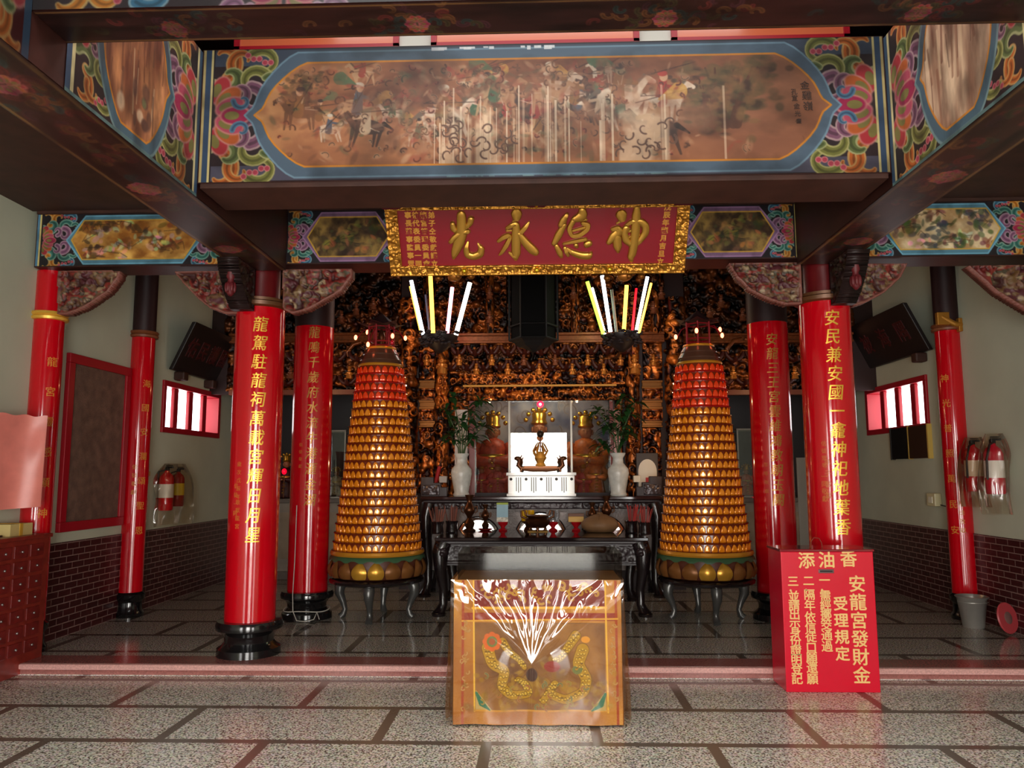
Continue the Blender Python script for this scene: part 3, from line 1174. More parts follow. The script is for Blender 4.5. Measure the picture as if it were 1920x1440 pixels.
def couplet(t, cx, cy, r, word, z0, z1, phi, size, m, side=None):
    n = len(word)
    for i, ch in enumerate(word):
        mb = MB()
        z = z0 + (z1 - z0) * i / (n - 1)
        write_column(mb, ch, size, cx, cy, r, phi, z, depth=.008, fat=size * .008, shear=.15, xs=.9)
        mb.build('gilt_character', m, t, world=True)
    if side:
        mb = MB()
        for phi2, wd, za, zb, sz in side:
            for i, ch in enumerate(wd):
                write_column(mb, ch, sz, cx, cy, r, phi2, za + (zb - za) * i / max(1, len(wd) - 1), depth=.004)
        mb.build('small_lettering', mat('dull_gold_paint', (206, 110, 46), .4), t, world=True)


LETTER = mat('gilt_lettering', (236, 190, 70), .3, metal=.5)
LETTER2 = mat('sooted_gilt_lettering', (176, 122, 44), .35, metal=.4)
A = 2.727


def column(lab, cx, cy, red_top, base=True, upper=True, r=.232):
    t = thing('red_column', lab, 'column', (cx, cy, 0))
    MB().lathe([(r, .30), (r, 3.26 if upper else red_top)], (cx, cy, 0), 48).build('shaft', REDL, t, smooth=40, world=True)
    MB().lathe(BASEP, (cx, cy, 0), 40).build('stone_base', BLACKS, t, smooth=35, world=True)
    if upper:
        MB().lathe([(r + .005, 3.25), (r + .035, 3.265), (r + .04, 3.30), (r + .012, 3.315), (r + .02, 3.34), (.16, 3.35)], (cx, cy, 0), 40).build('collar', mat('dark_gilt_collar', (96, 60, 34), .35, metal=.3), t, smooth=35, world=True)
        MB().lathe([(.178, 3.34), (.178, 3.665)], (cx, cy, 0), 32).build('neck', REDD, t, smooth=40, world=True)
    else:
        MB().lathe([(r, red_top), (r, 5.0)], (cx, cy, 0), 40).build('sooted_top', mat('sooted_column_top', (40, 14, 16), .5), t, smooth=40, world=True)
    return t


c1 = column('left front red lacquer column with big gilt characters on black stone base', -A, 7.30, 3.26)
couplet(c1, -A, 7.30, .232, '龍駕駐龍祠萬載宮輝日月星', 3.07, 1.10, .33, .155, LETTER,
        [(-.30, '歲次戊辰年', 1.75, 1.45, .05), (-.42, '信徒一同', 1.55, 1.30, .05), (-.30, '敬獻龍宮', 1.40, 1.18, .05)])
c2 = column('right front red lacquer column with big gilt characters, rising behind the red donation box', A, 7.30, 3.26)
couplet(c2, A, 7.30, .232, '安民兼安國一龕神祀地葉香', 3.08, 1.17, -.10, .155, LETTER,
        [(-.62, '信徒眾等', 1.92, 1.72, .05), (-.52, '弟子敬獻', 1.75, 1.45, .06), (-.66, '一同敬獻', 1.62, 1.42, .06)])
c3 = column('inner left red column, darker, white string round its base, left of the lamp tower', -A, 9.11, 3.42, upper=False)
couplet(c3, -A, 9.11, .232, '龍鳴千歲府水流牛港滙金湖', 3.33, 1.36, .26, .15, LETTER2, [(-.25, '信徒敬獻', 2.0, 1.75, .045)])
c4 = column('inner right red column, darker, between the lamp tower and the red donation box', A, 9.11, 3.42, upper=False)
couplet(c4, A, 9.11, .232, '安龍三王宮雲維鴻教朝玉闕', 3.2, 1.35, -.12, .15, LETTER2, [(-.62, '眾等敬獻', 1.75, 1.45, .05)])

# white string tied round the inner left base
st = []
for i in range(40):
    a = -PI + 2 * PI * i / 39
    st.append((-A + .262 * math.cos(a), 9.11 + .262 * math.sin(a), .10 + .01 * math.sin(a * 3)))
mb = MB().tube(st, .006, 6)
p0 = Vector((-A - .02, 9.11 - .30, .10))
mb.tube([(-A - .08, 9.11 - .238, 1.30), (-A - .085, 9.11 - .238, .7), (-A - .075, 9.11 - .31, .3), (-A - .07, 9.11 - .30, .12), (-A - .02, 9.11 - .32, .02), (-A + .08, 9.11 - .33, .012), (-A + .17, 9.11 - .30, .03), (-A + .19, 9.11 - .25, .10), (-A + .22, 9.11 - .25, .02)], .005, 6)
tag(mb.build('white_string', mat('white_cord', (200, 192, 180), .8)), 'white string looped round the black base of the inner left column', 'string')


def wall_column(lab, sd, cy, ztop_red, collar_z, gold, word, broken=False, r=.137):
    cx = sd * 4.86
    t = thing('wall_column', lab, 'column', (cx, cy, 0))
    MB().lathe([(r, .26), (r, collar_z)], (cx, cy, 0), 36).build('shaft', REDL, t, smooth=40, world=True)
    MB().lathe([(.16, 0), (.165, .04), (.14, .08), (.135, .17), (.165, .21), (.17, .26), (.14, .285)], (cx, cy, 0), 32).build('stone_base', BLACKS, t, smooth=35, world=True)
    MB().lathe([(r, collar_z - .03), (r + .03, collar_z - .025), (r + .035, collar_z), (r + .015, collar_z + .012), (r + .035, collar_z + .03), (r + .03, collar_z + .05), (r, collar_z + .055)], (cx, cy, 0), 32).build('collar', gold, t, smooth=35, world=True)
    up = REDL if ztop_red else mat('sooted_column_top', (40, 14, 16), .5)
    MB().lathe([(r, collar_z), (r, 4.9 if cy > 8 else 3.66)], (cx, cy, 0), 32).build('upper_shaft', up, t, smooth=40, world=True)
    if word:
        mb = MB()
        for i, ch in enumerate(word):
            write_column(mb, ch, .10, cx, cy, r, -sd * .95, 2.75 - i * 1.75 / (len(word) - 1), depth=.004)
        for i, ch in enumerate('信徒敬獻'):
            write_column(mb, ch, .06, cx, cy, r, -sd * .35, 1.75 - i * .10 if sd < 0 else 1.3 - i * .1, depth=.004)
        mb.build('gilt_lettering', mat('faded_gilt_lettering', (214, 140, 50), .4), t, world=True)
    if broken:
        mb = MB()
        mb.box(cx - .20, cx - .06, cy - .19, cy - .13, collar_z + .02, collar_z + .17, Matrix.Rotation(0, 4, 'Z'))
        mb.tube([(cx - .15, cy - .16, collar_z + .12), (cx, cy - .17, collar_z + .03), (cx + .085, cy - .16, collar_z + .02)], .035, 8)
        mb.box(cx + .04, cx + .085, cy - .19, cy - .12, collar_z - .06, collar_z + .10)
        mb.build('broken_wooden_ornament', GOLDD, t, world=True, bevel=.008)
    return t


wall_column('red wall column at far left with gold collar, behind the drawer cabinet', -1, 7.33, True, 3.20, GOLDP, '龍宮靈感顯神威')
wall_column('red wall column between the framed stone tablet and the left fire extinguishers', -1, 9.15, False, 3.35, mat('brown_collar', (120, 66, 36), .5), '海國安瀾頌聖恩')
wall_column('red wall column on the right, metal bucket at its foot, splintered collar', 1, 9.15, False, 3.35, mat('brown_collar', (120, 66, 36), .5), '神光普照萬民安', True)


# ------------------------------------------------------------------ carved corner brackets
def poly_col(H, seed):
    h, w = H.shape
    n = fnoise(h, w, (6, 6), seed + 3, 2)
    n2 = fnoise(h, w, (14, 14), seed + 5, 2)
    pal = np.array([lin(c) for c in ((.46, .13, .12), (.56, .20, .16), (.32, .28, .20), (.52, .36, .28), (.46, .33, .18), (.38, .17, .20))])
    idx = np.clip(((n - .25) / .5 * 6).astype(int), 0, 5)
    c = pal[idx]
    t = np.clip((H - .25) / .2, 0, 1)[..., None]
    c = np.array(lin((.26, .09, .08))) * (1 - t) + c * t
    hi = np.clip((n2 - .66) * 8, 0, 1)[..., None] * t
    return (c * (1 - hi) + np.array(lin((.70, .60, .46))) * hi) * .72


def relief_poly(name, poly, y, thick, depth, seed, m, parent, res=.011, cells=(3.6, 5), colf=poly_col, rim=.014, rimc=(.50, .30, .26), axis='x', xfix=0):
    """Carved piece of any outline. axis 'x': outline in (x, z), faces -y; axis 'y': outline in (y, z), both sides carved."""
    xs = [p[0] for p in poly]
    zs = [p[1] for p in poly]
    w = int((max(xs) - min(xs)) / res) + 2
    h = int((max(zs) - min(zs)) / res) + 2
    cv = Canvas(w, h, (0, 0, 0))
    pp = [((p[0] - min(xs)) / res, (max(zs) - p[1]) / res) for p in poly]
    M = cv.mask(pp)
    cv.line(pp + [pp[0]], rim * 2 / res, (255, 255, 255))
    R = cv.a[..., 0]
    H = carve_height(h, w, cells, seed)
    C = colf(H, seed)
    H = H * (1 - R) + R * .95
    C = C * (1 - R[..., None]) + np.array(lin(rimc)) * R[..., None]
    vid = -np.ones((h, w), int)
    vs, cs, fs = [], [], []
    nf = 0
    cells_ = [(i, j) for i in range(h - 1) for j in range(w - 1) if M[i, j]]
    for i, j in cells_:
        for a, b in ((i, j), (i + 1, j), (i + 1, j + 1), (i, j + 1)):
            if vid[a, b] < 0:
                vid[a, b] = len(vs)
                x, z = min(xs) + b * res, max(zs) - a * res
                vs.append((x, z, H[a, b]))
                cs.append(C[a, b])
        fs.append((vid[i, j], vid[i + 1, j], vid[i + 1, j + 1], vid[i, j + 1]))
    n = len(vs)
    from collections import Counter
    ec = {}
    for f in fs:
        for k in range(4):
            e = (f[k], f[(k + 1) % 4])
            ec[e] = ec.get(e, 0) + 1
    V = []
    for x, z, hh in vs:
        V.append((x, y - depth * hh, z) if axis == 'x' else (xfix - thick / 2 - depth * hh, x, z))
    for x, z, hh in vs:
        V.append((x, y + thick, z) if axis == 'x' else (xfix + thick / 2 + depth * hh, x, z))
    F_ = list(fs) + [tuple(q + n for q in f[::-1]) for f in fs]
    for (a, b) in ec:
        if (b, a) not in ec:
            F_.append((b, a, a + n, b + n))
    off = Vector((0, 0, 0))
    if parent is not None:
        off = parent.location
    me = bpy.data.meshes.new(name)
    me.from_pydata([(p[0] - off[0], p[1] - off[1], p[2] - off[2]) for p in V], [], F_)
    for p in me.polygons:
        p.use_smooth = True
    a_ = me.attributes.new('Col', 'FLOAT_COLOR', 'POINT')
    cc = np.concatenate([np.array(cs + cs), np.ones((2 * n, 1))], 1)
    a_.data.foreach_set('color', cc.astype(np.float32).ravel())
    me.materials.append(m)
    o = bpy.data.objects.new(name, me)
    COL.objects.link(o)
    if parent is not None:
        o.parent = parent
    return o


def px_poly(pts, Y):
    return [(at(x, y, Y).x, at(x, y, Y).z) for x, y in pts]


BR = [('carved bracket under the left lintel beside the far left wall column', [(112, 508), (228, 509), (226, 520), (205, 548), (178, 566), (160, 578), (130, 589), (112, 590)]),
      ('carved bracket under the left lintel, to the left of the left front column', [(330, 511), (440, 508), (452, 545), (450, 588), (425, 588), (395, 577), (372, 558), (350, 535)]),
      ('carved bracket with pale frame, to the right of the left front column', [(531, 506), (660, 504), (661, 518), (640, 546), (612, 562), (580, 580), (550, 588), (533, 580)]),
      ('carved bracket with pale frame, to the left of the right front column', [(1363, 494), (1498, 492), (1500, 570), (1470, 571), (1440, 562), (1405, 545), (1380, 520)]),
      ('carved bracket under the right lintel, to the right of the right front column', [(1590, 496), (1697, 494), (1684, 520), (1655, 548), (1622, 566), (1600, 574), (1588, 560)]),
      ('carved bracket under the right lintel, cut by the right photo edge', [(1810, 498), (1990, 496), (1990, 600), (1950, 600), (1905, 572), (1865, 548), (1835, 522)])]
for k, (lab, pts) in enumerate(BR):
    pp = px_poly(pts, 7.2)
    o = relief_poly('carved_bracket', pp, 7.2, .09, .05, 100 + k, POLY, None)
    tag(o, lab, 'bracket', 'carved corner brackets under the lintels', 'thing')
for sd, lab in ((-1, 'dark carved bracket under the left side beam, in front of the left column neck'), (1, 'dark carved bracket under the right side beam, in front of the right column neck')):
    pp = [(6.62, 3.60), (7.06, 3.60), (7.06, 3.20), (6.96, 3.20), (6.86, 3.27), (6.75, 3.38), (6.66, 3.50)]

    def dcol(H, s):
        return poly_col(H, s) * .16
    t = thing('carved_bracket', lab, 'bracket', (sd * 2.78, 6.6, 3.6), kind='thing')
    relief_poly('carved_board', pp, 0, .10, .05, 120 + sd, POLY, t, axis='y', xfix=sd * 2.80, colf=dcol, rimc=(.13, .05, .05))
    mb = MB()
    c = (sd * 2.80, 6.72, 3.36)
    mb.lathe([(.01, -.10), (.03, -.08), (.045, -.02), (.035, .02), (.025, .05), (.04, .08), (.04, .20)], c, 14)
    for k in range(7):
        a = 2 * PI * k / 7
        mb.ball((c[0] + .036 * math.cos(a), c[1] + .036 * math.sin(a), c[2] - .02), .018, .018, .05, 8, 6)
    mb.build('lotus_bud_pendant', mat('dusty_red_wood', (96, 24, 30), .5), t, smooth=60, world=True)

# ------------------------------------------------------------------ the red name board
SB = Vector((-.02, 6.85, 3.475))
ST = Vector((-.02, 6.45, 4.04))
SU = Vector((1, 0, 0))
SV = (ST - SB).normalized()
SN = SU.cross(SV)
SH = (ST - SB).length
SWD = 1.335


def sp(u, v, d=0):
    return SB + SU * u + SV * v + SN * d


def sign_hit(px, py):
    d = ray(px, py)
    k = (SB - CAMP).dot(SN) / d.dot(SN)
    q = CAMP + d * k - SB
    return q.dot(SU), q.dot(SV)


sg = thing('name_board', 'red temple name board with four big gold characters, hung tilted forward over the altar', 'sign', SB)


def sbox(mb, u0, u1, v0, v1, d0, d1):
    return mb.add([sp(u, v, d) for u in (u0, u1) for v in (v0, v1) for d in (d0, d1)], [(0, 1, 3, 2), (4, 6, 7, 5), (0, 4, 5, 1), (2, 3, 7, 6), (0, 2, 6, 4), (1, 5, 7, 3)])


sbox(MB(), -SWD + .02, SWD - .02, .02, SH - .02, -.06, 0).build('board', mat('sign_red', (136, 6, 28), .3, coat=.3), sg, world=True)


def carved_strip(u0, u1, v0, v1, seed, studs):
    w, h = max(8, int((u1 - u0) / .008)), max(8, int((v1 - v0) / .008))
    H = carve_height(h, w, (max(2, (v1 - v0) * 28), max(2, (u1 - u0) * 28)), seed)
    H[0] = H[-1] = 1
    H[:, 0] = H[:, -1] = 1
    P = np.zeros((h + 2, w + 2, 3))
    us = np.concatenate([[u0], np.linspace(u0, u1, w), [u1]])
    vs = np.concatenate([[v1], np.linspace(v1, v0, h), [v0]])
    D = np.zeros((h + 2, w + 2)) - .06
    D[1:-1, 1:-1] = .012 + .026 * H
    B, U_, V_, N_ = [np.array(q) for q in (SB, SU, SV, SN)]
    P = B + us[None, :, None] * U_ + vs[:, None, None] * V_ + D[..., None] * N_
    o = grid_obj('carved_gilt_frame', P, None, mat('gilt_frame', (184, 126, 48), .32, metal=.8), sg)
    return o


carved_strip(-SWD, SWD, 0, .085, 1, 1)
carved_strip(-SWD, SWD, SH - .085, SH, 2, 1)
carved_strip(-SWD, -SWD + .105, .085, SH - .085, 3, 0)
carved_strip(SWD - .105, SWD, .085, SH - .085, 4, 0)
mb = MB()
for u in (-.66, 0, .66):
    for v in (.045, SH - .045):
        M = Matrix.Translation(sp(u, v, .035))
        mb.ball((0, 0, 0), .028, .028, .028, 10, 6, M)
mb.build('gilt_boss', mat('bright_gilt', (240, 190, 50), .25, metal=.8), sg, smooth=60, world=True)
for u in (-SWD + .06, 0, SWD - .06):
    sbox(MB(), u - .09, u + .09, SH - .075, SH + .03, -.08, .06).build('bow_clasp', mat('dark_red_cloth', (86, 14, 22), .7), sg, world=True, bevel=.03)


def brush(mb, pts, height=.034):
    """One brush stroke of a raised character: (px, py, width in px) on the photo -> rounded bar on the board."""
    P, Wd = [], []
    for x, y, w in pts:
        P.append(Vector(sign_hit(x, y)))
        Wd.append(w * .00466 / 2 * 1.14)
    Q, R = [], []
    for i in range(len(P) - 1):
        for t in np.linspace(0, 1, 6, endpoint=False):
            Q.append(P[i].lerp(P[i + 1], t))
            R.append(Wd[i] + (Wd[i + 1] - Wd[i]) * t)
    Q.append(P[-1])
    R.append(Wd[-1])
    for _ in range(3):
        Q = [Q[0]] + [(Q[i - 1] + Q[i] * 2 + Q[i + 1]) / 4 for i in range(1, len(Q) - 1)] + [Q[-1]]
    d0 = (Q[0] - Q[1]).normalized()
    d1 = (Q[-1] - Q[-2]).normalized()
    st = [(Q[0] + d0 * R[0] * .95 * math.cos(a), R[0] * math.sin(a)) for a in (.12, .5, .95)] + list(zip(Q, R)) + [(Q[-1] + d1 * R[-1] * .95 * math.sin(a), R[-1] * math.cos(a)) for a in (.6, 1.05, 1.45)]
    prof = [(-1, 0), (-.97, .5), (-.88, .8), (-.72, .96), (0, 1), (.72, .96), (.88, .8), (.97, .5), (1, 0)]
    vs, fs = [], []
    k = len(prof)
    for i, (c, r) in enumerate(st):
        a, b = st[max(0, i - 1)][0], st[min(len(st) - 1, i + 1)][0]
        t = (b - a).normalized()
        n = Vector((-t.y, t.x))
        hh = height * min(1, .35 + r / .035)
        for u, v in prof:
            q = c + n * (u * r)
            vs.append(sp(q.x, q.y, v * hh))
    for i in range(len(st) - 1):
        for j in range(k - 1):
            fs.append((i * k + j, i * k + j + 1, (i + 1) * k + j + 1, (i + 1) * k + j))
        fs.append((i * k + k - 1, i * k, (i + 1) * k, (i + 1) * k + k - 1))
    fs.append(tuple(range(k)))
    fs.append(tuple((len(st) - 1) * k + j for j in range(k)))
    mb.add(vs, fs)


CH_L = [[[(960, 415, 105), (965, 520, 118), (962, 630, 118)], [(852, 520, 58), (862, 580, 75), (895, 615, 50)], [(1080, 465, 78), (1068, 515, 70), (1030, 560, 50), (990, 580, 40)], [(825, 748, 50), (880, 690, 70), (960, 640, 80), (1050, 615, 50)], [(965, 640, 130), (930, 760, 128), (882, 880, 95), (866, 945, 40)], [(1045, 745, 26), (1020, 830, 66), (1035, 905, 82), (1110, 930, 84), (1195, 900, 92), (1213, 830, 76), (1165, 765, 18)]],
        [[(1645, 400, 128), (1645, 430, 112)], [(1600, 492, 22), (1648, 474, 24)], [(1525, 575, 40), (1590, 535, 60), (1640, 525, 88), (1640, 640, 104), (1640, 780, 110), (1640, 890, 108), (1636, 955, 50)], [(1636, 935, 70), (1555, 878, 28)], [(1420, 738, 40), (1480, 690, 60), (1545, 662, 60), (1568, 690, 50), (1520, 790, 60), (1460, 880, 45), (1430, 908, 22)], [(1800, 502, 24), (1760, 560, 54), (1690, 640, 60)], [(1680, 650, 70), (1760, 760, 98), (1845, 845, 108), (1880, 872, 88)], [(1522, 607, 28), (1590, 605, 24)]]]
CH_R = [[[(402, 392, 42), (362, 460, 78), (332, 520, 70)], [(370, 515, 60), (302, 640, 84), (248, 740, 60)], [(272, 762, 50), (318, 850, 72), (335, 895, 46)], [(585, 345, 84), (592, 395, 108), (560, 425, 112), (490, 450, 70)], [(636, 455, 28), (585, 457, 36)], [(480, 468, 60), (425, 565, 58), (460, 655, 46), (560, 640, 56), (648, 570, 58), (658, 512, 58), (590, 500, 46)], [(462, 592, 28), (540, 570, 34), (618, 547, 32)], [(362, 745, 28), (500, 715, 44), (628, 690, 42)], [(375, 790, 40), (398, 845, 50), (418, 885, 36)], [(405, 800, 28), (470, 850, 66), (580, 888, 82), (668, 888, 84), (690, 858, 44)], [(510, 758, 58), (520, 775, 46)], [(640, 752, 76), (668, 738, 76)]],
        [[(1055, 400, 128), (1060, 425, 110)], [(1000, 500, 22), (1050, 470, 28), (1092, 466, 18)], [(945, 572, 46), (1018, 548, 58), (1030, 600, 100), (960, 660, 104), (902, 728, 56)], [(1000, 680, 106), (1010, 780, 96), (1015, 838, 38)], [(1112, 560, 84), (1090, 620, 74), (1110, 700, 84), (1160, 748, 56)], [(1112, 522, 36), (1180, 475, 56), (1290, 475, 76), (1345, 530, 86), (1345, 610, 82), (1290, 690, 66), (1234, 760, 36)], [(1122, 600, 26), (1250, 562, 50)], [(1132, 668, 26), (1260, 632, 44)], [(1240, 310, 64), (1236, 400, 98), (1226, 560, 104), (1206, 740, 98), (1186, 860, 92), (1166, 900, 76), (1176, 945, 44)]]]
RAISED = mat('raised_gold', (196, 146, 62), .3, metal=.75)
for chs, ox_, k_ in ((CH_L, 720, 6.62), (CH_R, 1000, 6.4)):
    for ch in chs:
        mb = MB()
        for st in ch:
            brush(mb, [(ox_ + x / k_, 340 + y / k_, w / k_) for x, y, w in st])
        mb.build('raised_character', RAISED, sg, smooth=50, world=True)
SMALL = mat('small_gilt_lettering', (226, 160, 70), .3, metal=.5)
for cols, py0, py1 in (((764, '董事長董事監事眾'), (778, '信徒代表委員一同'), (793, '安龍宮管理委員會'), (808, '眾弟子仝敬獻謹立')), 388, 494), (((1252, '戊辰年龍月吉旦立'),), 388, 490):
    for x, wd in cols:
        mb = MB()
        for i, ch in enumerate(wd):
            u, v = sign_hit(x + (2 if x < 1000 else -4) * i * .5, py0 + (py1 - py0) * i / (len(wd) - 1))
            write(mb, ch, .062, sp(u, v, .004), SU, SV, SN, depth=.008, bold=.002)
        mb.build('small_lettering', SMALL, sg, world=True)

# ------------------------------------------------------------------ things on the side walls
ft_ = thing('stone_tablet', 'brown engraved stone tablet in a red frame on the left wall', 'tablet', (-4.9, 8.4, 2.0))
a, b, c, d = 7.78, 9.0, 1.07, 2.93
mb = MB()
for y0, y1, z0, z1 in ((a, b, c, c + .1), (a, b, d - .1, d), (a, a + .1, c + .1, d - .1), (b - .1, b, c + .1, d - .1)):
    mb.box(-4.95, -4.90, y0, y1, z0, z1)
mb.build('red_frame', REDP, ft_, world=True, bevel=.006)
MB().box(-4.949, -4.925, a + .09, b - .09, c + .09, d - .09).build('stone_slab', mat('brown_engraved_stone', (112, 88, 76), .5, noise=.35, nscale=9, bump=.4, bscale=60), ft_, world=True)


def plaque(lab, sd, y0, y1, word, zb, zt):
    t = thing('wooden_plaque', lab, 'plaque', (sd * 4.9, (y0 + y1) / 2, 3.1))
    # lower edge stands on two corbels at the wall, upper edge leans out
    lean = .29
    X = lambda dep, v: sd * (4.92 - dep - lean * v)
    mb = MB()
    vs = []
    for y in (y0, y1):
        for v in (0, 1):
            for dep in (0, .06):
                vs.append((X(dep, v), y, zb + (zt - zb) * v))
    mb.add(vs, [(0, 1, 3, 2), (4, 6, 7, 5), (0, 4, 5, 1), (2, 3, 7, 6), (0, 2, 6, 4), (1, 5, 7, 3)])
    mb.build('board', mat('black_plaque', (24, 16, 16), .5), t, world=True, bevel=.01)
    for y in (y0 + .28, y1 - .28):
        MB().box(*sorted((sd * 4.95, sd * 4.80)), y - .07, y + .07, zb - .12, zb + .0).build('corbel', WOODD, t, world=True, bevel=.02)
    mb = MB()
    nrm = Vector((-sd * (zt - zb), 0, -lean)).normalized()
    up = Vector((-sd * lean, 0, zt - zb)).normalized()
    for i, ch in enumerate(word):
        y = y0 + (y1 - y0) * (i + .7) / 4.4
        if sd > 0:
            y = y1 - (y - y0)
        o = Vector((X(.062, .5), y, (zb + zt) / 2))
        mb = MB()
        write(mb, ch, .30, o, (0, 1 if sd < 0 else -1, 0), up, nrm, depth=.008, fat=.004)
        mb.build('raised_character', mat('faded_red_lettering', (70, 20, 22), .5), t, world=True)
    return t


plaque('black wooden plaque leaning from the left wall above the barred window', -1, 9.94, 11.44, '佑民護國', 3.05, 3.69)
plaque('black wooden plaque leaning from the right wall above the barred window', 1, 9.6, 11.9, '澤被海隅', 3.18, 3.78)


def extinguisher(lab, x, y, z, h, label_col, plastic=False, group=None, tint=(190, 24, 30)):
    t = thing('fire_extinguisher', lab, 'fire extinguisher', (x, y, z), group)
    r = h * .155
    MB().lathe([(r * .9, 0), (r, h * .03), (r, h * .70), (r * .8, h * .78), (r * .35, h * .84), (r * .3, h * .88)], n=24).build('cylinder', mat('extinguisher_red_%d' % tint[0], tint, .25, coat=.3), t, smooth=40)
    MB().lathe([(r * 1.01, h * .28), (r * 1.01, h * .58)], n=24, cap=False).build('paper_label', mat('label_%d' % label_col[2], label_col, .5), t, smooth=40)
    v = MB().box(-r * .25, r * .25, -r * .25, r * .25, h * .87, h * .95).box(-r * .2, r * .9, -r * .15, r * .15, h * .93, h * .97).box(-r * .2, r * .8, -r * .12, r * .12, h * .98, h).build('valve_handle', mat('black_plastic', (30, 28, 28), .4), t, bevel=.004)
    MB().tube([(0, -r * .2, h * .9), (-r * .8, -r * .8, h * .85), (-r * 1.1, -r * .6, h * .6), (-r * 1.05, -r * .4, h * .25)], r * .12, 8).build('hose', mat('black_plastic', (30, 28, 28), .4), t, smooth=60)
    return t


def plastic_bag(lab, x, y, z0, z1, wy, wx, seed, tint=(250, 246, 238)):
    """A clear film bag hanging flat against the wall round the extinguishers."""
    rr = random.Random(seed)
    n, m_ = 28, 26
    vs, fs = [], []
    for i in range(m_):
        v = i / (m_ - 1)
        sc = 1.0 if v < .72 else 1 - .45 * ((v - .72) / .28) ** 1.5
        for j in range(n):
            a = 2 * PI * j / n
            w = 1 + .07 * math.sin(a * 5 + v * 4 + seed) + .05 * math.sin(a * 9 - v * 7)
            vs.append((x + wx * math.cos(a) * w * sc, y + wy * math.sin(a) * w * sc + .03 * math.sin(v * 5), z0 + (z1 - z0) * v))
    for i in range(m_ - 1):
        for j in range(n):
            fs.append((i * n + j, i * n + (j + 1) % n, (i + 1) * n + (j + 1) % n, (i + 1) * n + j))
    o = MB().add(vs, fs).build('plastic_bag', clear_mat('bag_film_%d' % tint[0], tint, .05, .12), smooth=60)
    return tag(o, lab, 'plastic bag')


extinguisher('red fire extinguisher with white label, in the plastic cover on the left wall', -4.82, 9.84, 1.20, .58, (224, 216, 204))
extinguisher('smaller red and yellow extinguisher at the back of the left plastic cover', -4.82, 10.16, 1.24, .52, (222, 190, 40), tint=(150, 40, 30))
plastic_bag('clear plastic cover hung on the left wall over two extinguishers', -4.81, 10.06, 1.00, 1.80, .46, .125, 3)
extinguisher('right wall fire extinguisher bagged in plastic, the one nearer the red column', 4.76, 8.62, 1.45, .58, (226, 206, 180))
extinguisher('right wall fire extinguisher bagged in plastic, the one nearer the photo edge', 4.76, 8.24, 1.43, .60, (230, 226, 220), tint=(182, 20, 44))
plastic_bag('dusty plastic bag round the right extinguisher nearer the red column', 4.76, 8.62, 1.28, 2.04, .155, .13, 5, (244, 236, 226))
plastic_bag('dusty plastic bag round the right extinguisher nearer the photo edge', 4.76, 8.24, 1.22, 2.06, .165, .13, 7, (248, 244, 238))

sw = thing('switch_box', 'cream switch box on the right wall left of the red wall column', 'switch box', (4.93, 9.80, 1.31))
MB().box(4.86, 4.95, 9.70, 9.90, 1.24, 1.40).build('housing', mat('cream_plastic', (214, 204, 160), .4), sw, world=True, bevel=.012)
MB().box(4.853, 4.862, 9.75, 9.85, 1.28, 1.36).build('rocker', mat('ivory_plastic', (230, 224, 200), .3), sw, world=True, bevel=.004)
MB().tube([(4.93, 9.72, 1.26), (4.93, 9.5, 1.24), (4.93, 9.3, 1.23)], .008, 6).build('cable', mat('black_plastic', (30, 28, 28), .4), sw, world=True)
for lab, y, z, c in (('small brass bracket on the left wall beside the red wall column', 9.53, 1.66, (196, 150, 70)), ('small pale switch plate on the left wall below the brass bracket', 9.53, 1.30, (210, 196, 180))):
    t = thing('wall_fitting', lab, 'wall fitting', (-4.94, y, z))
    MB().box(-4.95, -4.925, y - .05, y + .05, z - .09, z + .09).build('plate', mat('fitting_%d' % c[0], c, .35), t, world=True, bevel=.006)
    MB().box(-4.926, -4.89, y - .02, y + .02, z - .02, z + .04).build('knob', mat('fitting_%d' % c[0], c, .35), t, world=True, bevel=.008)

bx = thing('hanging_board', 'dark brown frame with yellow edge hung below the right window', 'frame', (4.9, 10.12, 2.0))
MB().box(4.90, 4.95, 9.86, 10.36, 1.84, 2.26).build('panel', mat('dark_brown_board', (58, 34, 22), .5), bx, world=True)
MB().box(4.895, 4.952, 9.835, 9.865, 1.83, 2.27).box(4.895, 4.952, 10.355, 10.375, 1.83, 2.27).build('edge', mat('yellow_edge', (214, 180, 90), .5), bx, world=True)
b2 = thing('hanging_board', 'black frame hung below the right window beside the brown one', 'frame', (4.9, 10.63, 2.0))
MB().box(4.90, 4.95, 10.39, 10.87, 1.84, 2.26).build('panel', mat('black_board', (22, 18, 18), .4), b2, world=True)
MB().box(4.895, 4.952, 10.86, 10.885, 1.83, 2.27).build('edge', mat('dark_edge', (60, 54, 50), .4), b2, world=True)

# bucket and round lid
bk = thing('metal_bucket', 'galvanised metal bucket at the foot of the right wall column', 'bucket', (4.66, 8.66, 0))
MB().lathe([(.10, 0), (.105, .01), (.145, .30), (.16, .315), (.165, .325), (.155, .33), (.14, .30), (.10, .02), (.02, .02)], n=32, cap=False).build('pail', mat('galvanised_steel', (176, 172, 164), .28, metal=.65, noise=.1), bk, smooth=40)
MB().tube([(.15 * math.cos(a), .15 * math.sin(a) , .30 - .14 * math.sin((a - PI) / 1.0)) if False else (.155 * math.cos(a), .155 * math.sin(a) * .9, .29 - .02) for a in np.linspace(PI, 2 * PI, 14)], .004, 6).build('bail_handle', mat('galvanised_steel', (176, 172, 164), .28, metal=.65, noise=.1), bk, smooth=60)
dk = thing('round_stool_lid', 'round red stool seat leaning on the right brick wainscot beside the bucket', 'stool seat', (4.80, 8.28, 0))
M = Matrix.Translation((0, 0, .165)) @ Matrix.Rotation(math.radians(28), 4, 'Z') @ Matrix.Rotation(math.radians(78), 4, 'X')
